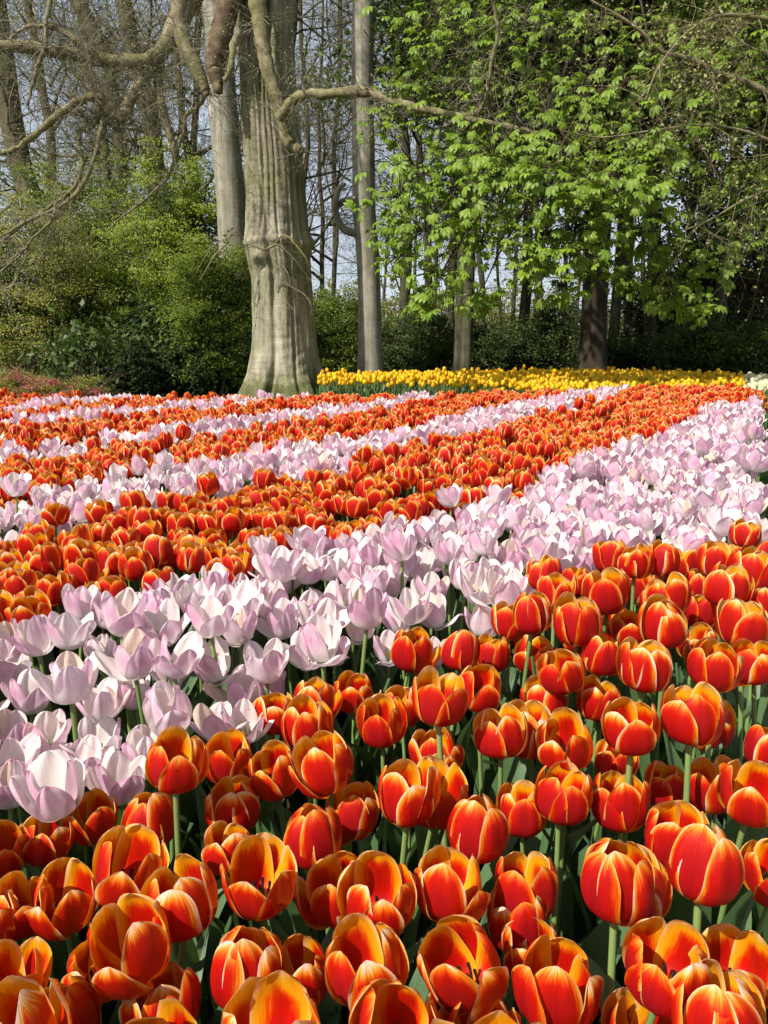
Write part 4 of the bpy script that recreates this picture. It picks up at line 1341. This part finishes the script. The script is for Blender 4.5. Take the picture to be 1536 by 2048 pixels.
def shrub(name, label, px, py, Y, wpx, hpx, n, size, mat, clumps=70, clump_r=0.17, depth=None, cat='shrub', flat=.5, up=.6, second=None, group=None, twigs=14, toward=(-0.25, -0.35, 0), shell=.55):
    c = at(px, py, Y)
    rx, rz = wpx / 2 * mpp(Y), hpx / 2 * mpp(Y)
    ry = depth if depth else rx * 0.7
    root = empty(name, (c.x, Y, 0)); tag(root, label, cat, group)
    n = int(n * 1.7) if Y < 25 else n
    P = cloud_points((c.x, Y, max(c.z, rz * 0.4)), (rx, ry, rz), n, SR, int(clumps * 1.5), clump_r * .85, .5, shell)
    foliage_obj('foliage', P, size * 1.08, mat, root, SR, up=up, flat=flat, toward=toward)
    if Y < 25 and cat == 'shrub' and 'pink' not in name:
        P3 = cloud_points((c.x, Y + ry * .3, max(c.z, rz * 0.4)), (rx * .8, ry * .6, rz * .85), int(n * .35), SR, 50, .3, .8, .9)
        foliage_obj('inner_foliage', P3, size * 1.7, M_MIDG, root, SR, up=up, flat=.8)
    if second:
        P2 = cloud_points((c.x, Y - 0.1, max(c.z, rz * 0.4)), (rx, ry, rz), int(n * second[1]), SR, clumps, clump_r, .5, .3)
        foliage_obj('blossom' if 'pink' in label else 'young_foliage', P2[P2[:, 2] > c.z - rz * .1], size, second[0], root, SR, up=up, flat=flat, toward=toward)
    T = Tubes()
    rg = random.Random(int(px) + int(py))
    for k in range(twigs):
        a = rg.uniform(0, 6.28); rr = rg.random() ** .5
        tip = Vector((math.cos(a) * rx * rr * .9, math.sin(a) * ry * rr * .9, c.z + rz * rg.uniform(0, .9)))
        b = Vector((tip.x * .25, tip.y * .25, 0))
        m = b.lerp(tip, .5) + Vector((rg.gauss(0, .1), rg.gauss(0, .1), rg.gauss(0, .1)))
        T.add([b, b.lerp(m, .5) + Vector((rg.gauss(0, .04), 0, 0)), m, m.lerp(tip, .5), tip], [.028, .024, .018, .012, .004], 5, cap=False)
        for q in range(4):
            twig(T, m.lerp(tip, rg.random()), Vector((rg.gauss(0, 1), rg.gauss(0, 1), rg.gauss(.4, .6))).normalized(), .5, .006, 1, rg, 0, 1, None)
    if twigs: link('stems', T.mesh('stems', [M_WOOD]), root)
    return root


shrub('leafy_shrub', 'olive yellow budding shrub reaching over the far left edge of the bed', 50, 600, 14.5, 330, 420, 22000, .045, M_OLIVE, 130, .16)
shrub('leafy_shrub', 'bright green young beech sapling just left of the pale leaning trunk', 345, 440, 17.5, 240, 230, 12000, .055, M_LIME, 90, .15, shell=.9)
shrub('leafy_shrub', 'tall yellow green bush behind the olive shrub', 175, 500, 18, 260, 300, 14000, .055, M_GREEN, 100, .17, shell=.9)
shrub('leafy_shrub', 'wide lime green bush in the middle of the left thicket', 265, 610, 15.8, 300, 230, 17000, .05, M_LIME, 110, .15, second=(M_GREEN, .4))
shrub('leafy_shrub', 'deep green small-leaved bush against the huge trunk', 428, 640, 13.6, 180, 300, 15000, .042, M_GREEN, 100, .14, second=(M_LIME, .35))
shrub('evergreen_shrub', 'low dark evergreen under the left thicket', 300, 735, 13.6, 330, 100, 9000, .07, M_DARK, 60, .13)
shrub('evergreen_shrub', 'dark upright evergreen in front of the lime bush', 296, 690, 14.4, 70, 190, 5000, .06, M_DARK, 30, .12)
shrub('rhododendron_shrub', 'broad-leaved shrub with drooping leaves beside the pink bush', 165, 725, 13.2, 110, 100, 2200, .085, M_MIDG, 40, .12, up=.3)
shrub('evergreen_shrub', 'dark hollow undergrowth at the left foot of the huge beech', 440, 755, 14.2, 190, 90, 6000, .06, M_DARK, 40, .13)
shrub('pink_shrub', 'pink flowering heath-like bush at the far left edge of the bed', 40, 785, 8.6, 260, 74, 16000, .022, M_OLIVE, 160, .05, second=(M_PINKB, .55), depth=.5, up=.2, flat=.9)
shrub('pink_shrub', 'small low pink-tipped bush right of the bigger pink one', 172, 796, 8.8, 80, 46, 4500, .020, M_OLIVE, 60, .04, second=(M_PINKB, .35), depth=.3, up=.2, flat=.9)
shrub('leafy_shrub', 'green bush filling the gap between the two big trunks', 680, 672, 19.5, 140, 190, 11000, .05, M_GREEN, 80, .17, second=(M_MIDG, .5))
shrub('leafy_shrub', 'shaded green bush right of the slim grey beech', 808, 705, 19, 130, 140, 8000, .05, M_MIDG, 70, .16)
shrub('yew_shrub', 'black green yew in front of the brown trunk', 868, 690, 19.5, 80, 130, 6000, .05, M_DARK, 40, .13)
shrub('leafy_shrub', 'speckled shrub under the lit pair of trunks', 965, 695, 19, 150, 100, 7000, .05, M_MIDG, 60, .14)
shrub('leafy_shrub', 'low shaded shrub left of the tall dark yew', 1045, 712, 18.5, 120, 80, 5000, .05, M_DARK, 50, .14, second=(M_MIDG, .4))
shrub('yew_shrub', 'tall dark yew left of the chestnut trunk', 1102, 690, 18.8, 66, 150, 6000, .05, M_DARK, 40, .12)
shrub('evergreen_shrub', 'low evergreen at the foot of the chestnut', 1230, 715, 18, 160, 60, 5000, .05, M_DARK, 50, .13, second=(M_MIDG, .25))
shrub('leafy_shrub', 'green-lit shrub at the right behind the yellow bed', 1400, 700, 16.5, 150, 100, 6500, .055, M_MIDG, 60, .14, second=(M_GREEN, .12))
shrub('leafy_shrub', 'bright green shrub at the right edge behind the cream tulips', 1505, 710, 15.5, 130, 100, 6500, .055, M_MIDG, 60, .13, second=(M_GREEN, .3))
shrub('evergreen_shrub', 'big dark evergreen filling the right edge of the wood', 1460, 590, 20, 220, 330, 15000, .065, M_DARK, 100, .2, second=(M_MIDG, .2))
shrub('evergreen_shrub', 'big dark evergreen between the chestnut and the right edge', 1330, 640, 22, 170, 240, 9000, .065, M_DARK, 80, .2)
shrub('copper_shrub', 'copper brown leafy bush at the right edge', 1520, 590, 17, 90, 120, 2500, .06, M_BROWNLEAF, 30, .15)
# far thickets
for i, (px, py, Y, w, h, n, mt) in enumerate([(600, 640, 38, 300, 140, 9000, M_OLIVE), (760, 650, 40, 260, 130, 9000, M_OLIVE), (900, 650, 38, 240, 120, 8000, M_OLIVE), (1020, 655, 42, 260, 150, 9000, M_OLIVE),
                                            (1180, 640, 36, 260, 180, 9000, M_MIDG), (1350, 620, 38, 280, 240, 9000, M_MIDG), (1500, 600, 36, 260, 280, 9000, M_MIDG), (100, 520, 30, 330, 300, 12000, M_OLIVE),
                                            (320, 560, 32, 330, 260, 12000, M_OLIVE), (470, 600, 30, 220, 240, 9000, M_GREEN), (-80, 500, 28, 260, 400, 9000, M_OLIVE)]):
    shrub('far_thicket', 'distant budding thicket seen low ' + ('right of the huge beech', 'between slim beech and yew', 'behind the lit pair of trunks', 'behind the pale round trunk', 'behind the chestnut trunk', 'right of the chestnut trunk', 'at the right edge of the wood', 'behind the yellow green bush at left', 'behind the lime green bush', 'just left of the huge beech', 'beyond the left edge behind the olive shrub')[i], px, py, Y, w, h, n, .11, mt, 90, .35, group='distant budding thickets', twigs=22)
# a closing belt of woodland on the horizon
P = []
for k in range(160):
    a = -0.95 + 1.9 * k / 159
    d = 66 + SR.normal(0, 3)
    c = np.array([math.sin(a) * d, math.cos(a) * d, 1.2])
    P.append(c + SR.normal(0, 1, (260, 3)) * np.array([1.6, 1.4, 1.5 + 0.6 * math.sin(k)]))
P = np.vstack(P); P = P[P[:, 2] > 0]
o = foliage_obj('far_woodland_belt', P, .5, M_OLIVE, None, SR, up=.4, flat=.9)
tag(o, 'far belt of woodland closing the view at the horizon', 'woodland', kind='stuff')

# ------------------------------------------------------------------ horse chestnut
def palmate(seed):
    rg = np.random.default_rng(seed)
    Vs, Qs, n = [], [], 0
    angs = [-1.75, -1.05, -0.45, 0.12, 0.62, 1.15, 1.8]
    ls = [.078, .108, .135, .145, .135, .105, .075]
    for a, L in zip(angs, ls):
        a += rg.normal(0, .06); L *= rg.uniform(.9, 1.08)
        t = np.linspace(0, 1, 6)
        w = L * 0.180 * np.array([.08, .34, .72, 1.0, .86, .02])
        el = -0.10 - 0.75 * t ** 1.2 * rg.uniform(.8, 1.3)
        d = np.cumsum(np.concatenate([[0], np.cos(el[:-1]) * L / 5])); z = np.cumsum(np.concatenate([[0], np.sin(el[:-1]) * L / 5]))
        rows = []
        for s in (-1, 0, 1):
            off = w * s
            zz = z + (abs(s)) * w * 0.45
            X = np.sin(a) * d + np.cos(a) * off; Y = np.cos(a) * d - np.sin(a) * off
            rows.append(np.stack([X, Y, zz], -1))
        V = np.stack(rows, 1).reshape(-1, 3)
        Q = [[i * 3 + j, i * 3 + j + 1, i * 3 + j + 4, i * 3 + j + 3] for i in range(5) for j in range(2)]
        Vs.append(V); Qs.append(np.array(Q) + n); n += len(V)
    # petiole back to the twig
    th = np.arange(3) * 2.0944
    ring = np.stack([np.cos(th) * .0022, th * 0, np.sin(th) * .0022], -1)
    V = np.vstack([ring, ring + [0, -.10, .035]])
    Vs.append(V); Qs.append(np.array([[k, (k + 1) % 3, 3 + (k + 1) % 3, 3 + k] for k in range(3)]) + n)
    return np.vstack(Vs), np.vstack(Qs)


PALM = [palmate(40 + k) for k in range(8)]
PALM_ME = [mesh_from('leaf', V, Q, mats=[M_CHEST], attrs={'rnd': np.zeros(len(V))}, smooth=True) for V, Q in PALM]
CY = 15.0
cb = at(1188, 770, CY)
chest = empty('chestnut_tree', (cb.x, CY, 0))
tag(chest, 'horse chestnut tree with dark trunk and bright drooping palmate leaves over the yellow bed', 'tree')
tp = px_path([(1225, -40, 30), (1215, 120, 36), (1205, 250, 42), (1200, 400, 46), (1192, 550, 48), (1186, 680, 52), (1184, 760, 64), (1184, 800, 74)], CY, CY, 4)
tp[:, 0] -= cb.x; tp[:, 1] -= CY
top = tp[0].copy()
tp = np.vstack([[top[0] + .5, 0.2, 11.5, .05], [top[0] + .2, 0.1, 8.6, .12], tp])
T = Tubes(); T.add(tp[:, :3][::-1], tp[:, 3][::-1], 18)
link('trunk', T.mesh('trunk', [M_CHESTBARK]), chest)
# sprays: (px, py, Y, spread px)
SPR = [(800, 400, 9.6, 60), (850, 470, 9.2, 60), (795, 520, 10, 45), (880, 560, 9.0, 45), (845, 610, 9.0, 30), (830, 340, 10, 60), (780, 460, 10.4, 40),
       (990, 330, 9.0, 60), (1010, 370, 8.8, 50), (950, 320, 9.4, 45), (1060, 350, 8.6, 55), (1100, 400, 8.4, 50), (1050, 300, 9, 50), (1130, 360, 8.4, 45),
       (1090, 480, 8.6, 50), (1130, 520, 8.5, 50), (1150, 470, 8.6, 40), (1060, 540, 9, 40), (1180, 440, 8.8, 45), (1130, 580, 8.8, 30), (1180, 370, 8.4, 50),
       (1240, 360, 8.6, 50), (1270, 380, 8.4, 40), (1290, 310, 9, 55), (1330, 290, 9, 50), (1230, 280, 9, 50), (1200, 220, 9.4, 50), (1150, 200, 9.8, 50), (1250, 180, 9.6, 50),
       (1310, 370, 9.4, 45), (1280, 470, 9.4, 45), (1320, 490, 9.6, 45), (1400, 480, 10, 60), (1440, 520, 10, 50), (1350, 600, 9.4, 34), (1380, 620, 9.4, 30), (1330, 570, 9.8, 32),
       (1440, 380, 10, 50), (1500, 360, 10, 50), (1480, 450, 10.5, 50), (1380, 560, 10, 40), (1470, 240, 10, 50), (1520, 170, 9.6, 60), (1500, 60, 9.6, 70),
       (900, 120, 10.4, 60), (850, 60, 10.6, 60), (940, 40, 10.6, 60), (1030, 60, 10.5, 60), (1110, 40, 10.3, 60), (1000, 150, 10.6, 50), (880, 200, 10.4, 50), (820, 180, 10.8, 45),
       (1200, 60, 10.4, 60), (930, 440, 10, 50), (960, 500, 10.2, 40), (900, 380, 10.2, 50), (1010, 440, 10, 50), (1020, 220, 10.5, 50), (1100, 250, 10.2, 60), (1080, 140, 10.6, 50),
       (780, 250, 11, 40), (1150, 300, 9.4, 50), (905, 300, 10, 50), (1400, 150, 10, 60), (1300, 120, 10, 60), (955, 600, 10, 30), (1200, 530, 9.6, 40), (1250, 560, 10.2, 40)]
cr = random.Random(55)
leafrecs = []     # (pos, outward, normal, scale)
branches = []
for (px, py, Y, sp) in SPR:
    c = at(px, py, Y)
    s = sp * mpp(Y)
    # a branch swings out of the crown and hangs down into the spray
    z0 = min(max(c.z + cr.uniform(0.5, 2.0), 2.6), 8.5)
    sx = np.interp(z0, tp[::-1, 2], tp[::-1, 0]) + cb.x
    a = Vector((sx, CY, z0))
    m = a.lerp(c, 0.55) + Vector((0, 0, 0.9 + cr.random() * .6))
    path = [(*a, .05), (*(a.lerp(m, .5) + Vector((0, 0, .35))), .042), (*m, .03), (*(m.lerp(c, .6) + Vector((0, 0, .15))), .016), (*c, .006)]
    branches.append(smooth_path(path, 3))
    for k in range(max(10, int(sp * 0.80))):
        off = Vector((cr.gauss(0, .70), cr.gauss(0, .85), cr.gauss(0, .52))) * s
        p = c + off
        out = Vector((off.x + cr.gauss(0, .25) - .03, off.y - 0.26 + cr.gauss(0, .22), -0.28 + cr.gauss(0, .26))).normalized()
        leafrecs.append((p, out, cr.uniform(.5, 1.02), c))
nfront = len(leafrecs)
# fill deeper in the crown, and the crown above the frame that shades the wood
for k in range(5200):
    px, py = cr.uniform(770, 1720), cr.uniform(-700, 520)
    if px < 900 and py > 420: continue
    Y = cr.uniform(11, 18.5)
    edge = 790 + 40 * math.sin(py * .02)
    if px < edge: continue
    p = at(px, py, Y)
    if p.z > 10.5 or p.z < 2.3 + 0.5 * math.sin(p.x * 3): continue
    # clumping
    if math.sin(p.x * 4.1 + 1.3 * math.sin(p.z * 2)) + math.sin(p.z * 4.7 + p.y * 1.7) < 0.25: continue
    out = Vector((cr.gauss(-.1, .6), cr.gauss(-.4, .5), -.35 + cr.gauss(0, .2))).normalized()
    leafrecs.append((p, out, cr.uniform(.6, 1.15), None))
T = Tubes()
for b in branches:
    b = b.copy(); b[:, 0] -= cb.x; b[:, 1] -= CY
    T.add(b[:, :3], b[:, 3], 6, cap=False)
for (p, out, s, c) in leafrecs[:nfront]:
    q = p - out * .10 * s + Vector((0, 0, .035 * s))
    b = c.lerp(q, .1) + Vector((0, .1, .05))
    T.add([(b.x - cb.x, b.y - CY, b.z), ((b.x + q.x) / 2 - cb.x, (b.y + q.y) / 2 - CY, (b.z + q.z) / 2 + .04), (q.x - cb.x, q.y - CY, q.z)], [.006, .0045, .003], 3, cap=False)
for k in range(8):
    a = cr.uniform(0, 6.28); z = 3.2 + k * .7
    sx = np.interp(z, tp[::-1, 2], tp[::-1, 0])
    e = Vector((sx + math.cos(a) * 3.5, math.sin(a) * 3.2, z + 1.5 + cr.random()))
    T.add(smooth_path([(sx, 0, z, .09), (sx + math.cos(a) * 1.2, math.sin(a) * 1.1, z + .8, .065), (e.x * .7 + sx * .3, e.y * .7, z + 1.3, .045), (e.x, e.y, e.z, .012)], 3)[:, :3],
          np.linspace(.09, .012, 10), 6, cap=False)
link('branches', T.mesh('branches', [M_CHESTBARK]), chest)


def leaf_matrix(p, out, s):
    y = out
    nrm = Vector((cr.gauss(-.15, .35), cr.gauss(-.35, .3), 1)).normalized()
    x = y.cross(nrm).normalized()
    z = x.cross(y).normalized()
    M = Matrix((x, y, z)).transposed().to_4x4()
    return Matrix.Translation(p) @ M @ Matrix.Scale(s, 4)


front = sorted(leafrecs[:nfront], key=lambda l: l[0].y)
rest = []
cnt = 0
for rec in front:
    M = Matrix.Translation((-cb.x, -CY, 0)) @ leaf_matrix(rec[0], rec[1], rec[2])
    px, py, f = proj(rec[0])
    if cnt < 300 and -10 < px < 1546 and py > -10:
        l = link('leaf', PALM_ME[cr.randrange(8)], chest); l.matrix_local = M
        cnt += 1
    else:
        rest.append(M)
for rec in leafrecs[nfront:]:
    rest.append(Matrix.Translation((-cb.x, -CY, 0)) @ leaf_matrix(rec[0], rec[1], rec[2]))
Vs, Qs, Rn, n = [], [], [], 0
for M in rest:
    V, Q = PALM[cr.randrange(8)]
    A = np.array(M)
    Vs.append(V @ A[:3, :3].T + A[:3, 3]); Qs.append(Q + n); n += len(V)
    Rn.append(np.full(len(V), cr.random()))
o = link('foliage', mesh_from('foliage', np.vstack(Vs), np.vstack(Qs), mats=[M_CHEST], attrs={'rnd': np.concatenate(Rn)}), chest)
o['kind'] = 'stuff'
P = cloud_points((3.0, 12.2, 7.7), (4.9, 1.8, 1.7), 15000, np.random.default_rng(66), 150, .36, .4, .95)  # leaf cloud added above the frame to shade the trunk and wood below
foliage_obj('added_shade_foliage', P, .20, M_CHEST, chest, np.random.default_rng(67), up=.8, flat=.4)
T = Tubes()
for k in range(16):
    e = P[cr.randrange(len(P))]
    z = 5.0 + cr.random() * 2
    sx = float(np.interp(z, tp[::-1, 2], tp[::-1, 0]))
    a = np.array([sx, 0, z]); b = e - np.array([cb.x, CY, 0])
    T.add([a, a * .6 + b * .4 + [0, 0, .4], a * .25 + b * .75 + [0, 0, .3], b], [.08, .055, .03, .008], 6, cap=False)
link('limb', T.mesh('limb', [M_CHESTBARK]), chest)
# ------------------------------------------------------------------ denser leafy crowns behind the chestnut (shade the wood)
def leafy_tree(label, x, y, h, rx, rz, zc, n, mat, size=.12, seed=1):
    rg = np.random.default_rng(seed)
    root = empty('leafy_tree', (x, y, 0)); tag(root, label, 'tree')
    T = Tubes(); T.add([(0, 0, -.1), (.05, 0, h * .3), (.1, 0, h * .6), (0, 0, h)], [.13, .11, .08, .03], 9)
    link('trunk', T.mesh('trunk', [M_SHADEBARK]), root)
    P = cloud_points((x, y, zc), (rx, rx, rz), n, rg, 150, .34, .5, .8)
    foliage_obj('foliage', P, size, mat, root, rg, up=.6, flat=.5)
    T = Tubes(); r2 = random.Random(seed)
    for k in range(26):
        z = zc - rz * .7 + rz * 1.4 * r2.random(); a = r2.uniform(0, 6.28); e = r2.uniform(.5, .95)
        T.add([(0.05, 0, z - .6), (math.cos(a) * rx * e * .5, math.sin(a) * rx * e * .5, z), (math.cos(a) * rx * e, math.sin(a) * rx * e, z + .4)], [.05, .03, .008], 4, cap=False)
    link('branches', T.mesh('branches', [M_WOOD]), root)


leafy_tree('dark leafy tree over the lit pair of trunks', 1.75, 18.4, 12.5, 2.6, 3.4, 8.0, 20000, M_MIDG, .15, 1)
leafy_tree('dark leafy tree behind the chestnut on its left', 5.4, 18.6, 12.5, 3.0, 3.8, 7.8, 24000, M_MIDG, .15, 4)
leafy_tree('dark leafy tree behind the chestnut on its right', 9.0, 18.8, 12, 3.4, 4.2, 7.2, 26000, M_MIDG, .15, 2)
leafy_tree('fresh green leafy tree filling the gaps above the drooping chestnut leaves', 4.42, 16.4, 9.5, 2.6, 2.0, 6.1, 26000, M_LEAFT, .085, 7)
leafy_tree('fresh green leafy tree just right of the chestnut crown', 7.0, 16.6, 9.5, 2.3, 2.2, 5.6, 22000, M_LEAFT, .085, 8)
leafy_tree('fresh green leafy tree at the upper left of the chestnut', 1.75, 16.8, 9.5, 1.3, 1.9, 6.6, 10000, M_LEAFT, .08, 9)
leafy_tree('dark leafy tree near the right edge of the wood', 9.4, 15.0, 11, 2.6, 3.8, 6.0, 20000, M_MIDG, .13, 3)

# ------------------------------------------------------------------ budding tree whose pale twigs hang in from the upper right
bt = empty('budding_tree', (6.2, 9.5, 0))
tag(bt, 'tree beyond the right edge whose pale budding twigs hang across the upper right', 'tree')
T = Tubes(); T.add([(0, 0, -.1), (.05, 0, 2), (-.05, 0, 4.5), (-.3, -.1, 7)], [.24, .2, .17, .08], 12)
link('trunk', T.mesh('trunk', [M_LIMB]), bt)
br_ = random.Random(90)
blimbs = []
for pts, y0, y1 in [([(1620, 230, 14), (1500, 168, 12), (1440, 148, 10), (1380, 118, 9), (1320, 102, 8), (1290, 70, 7), (1250, 40, 6), (1180, 0, 4)], 9.2, 8.9),
                    ([(1640, 60, 12), (1540, 40, 9), (1450, 30, 7), (1380, 60, 5), (1320, 130, 4), (1290, 200, 3)], 9.2, 8.8),
                    ([(1640, 330, 9), (1560, 290, 7), (1480, 260, 5), (1400, 250, 4), (1300, 262, 4), (1200, 275, 3), (1120, 260, 2)], 9.0, 8.6),
                    ([(1640, 420, 8), (1560, 380, 6), (1490, 400, 5), (1420, 440, 4), (1370, 460, 3)], 9.2, 8.8),
                    ([(1640, 120, 9), (1560, 110, 7), (1490, 90, 5), (1420, 20, 4)], 9.4, 9.2)]:
    P = px_path(pts, y0, y1, 4); P[:, 0] -= 6.2; P[:, 1] -= 9.5
    z = P[0][2]
    P = np.vstack([[(-0.05, 0, z - .5, P[0][3] * 1.6)], P])
    T = Tubes(); T.add(P[:, :3], P[:, 3], 8)
    link('limb', T.mesh('limb', [M_LIMB]), bt); blimbs.append(P)
T = Tubes(); buds = []
for P, c in zip(blimbs, (44, 34, 34, 24, 24)):
    grow_twigs(T, P[4:], br_, c, 0.8, .005, 2, .25, .9, buds)
o = link('twigs', T.mesh('twigs', [M_LIMB]), bt); o['kind'] = 'stuff'
bp = np.array(buds) + np.array(bt.location)
bp = bp + nb.normal(0, .02, (len(bp), 3))
bp = bp[nb.random(len(bp)) < .45]
foliage_obj('young_leaves', bp, .042, M_BUD, bt, nb, up=.3, flat=.9)
print('tulips', len(placed['o']), len(placed['w']), 'rest', len(REST_O), len(REST_W), 'yellow', len(ys), 'cream', len(cs), 'objects', len(bpy.data.objects))
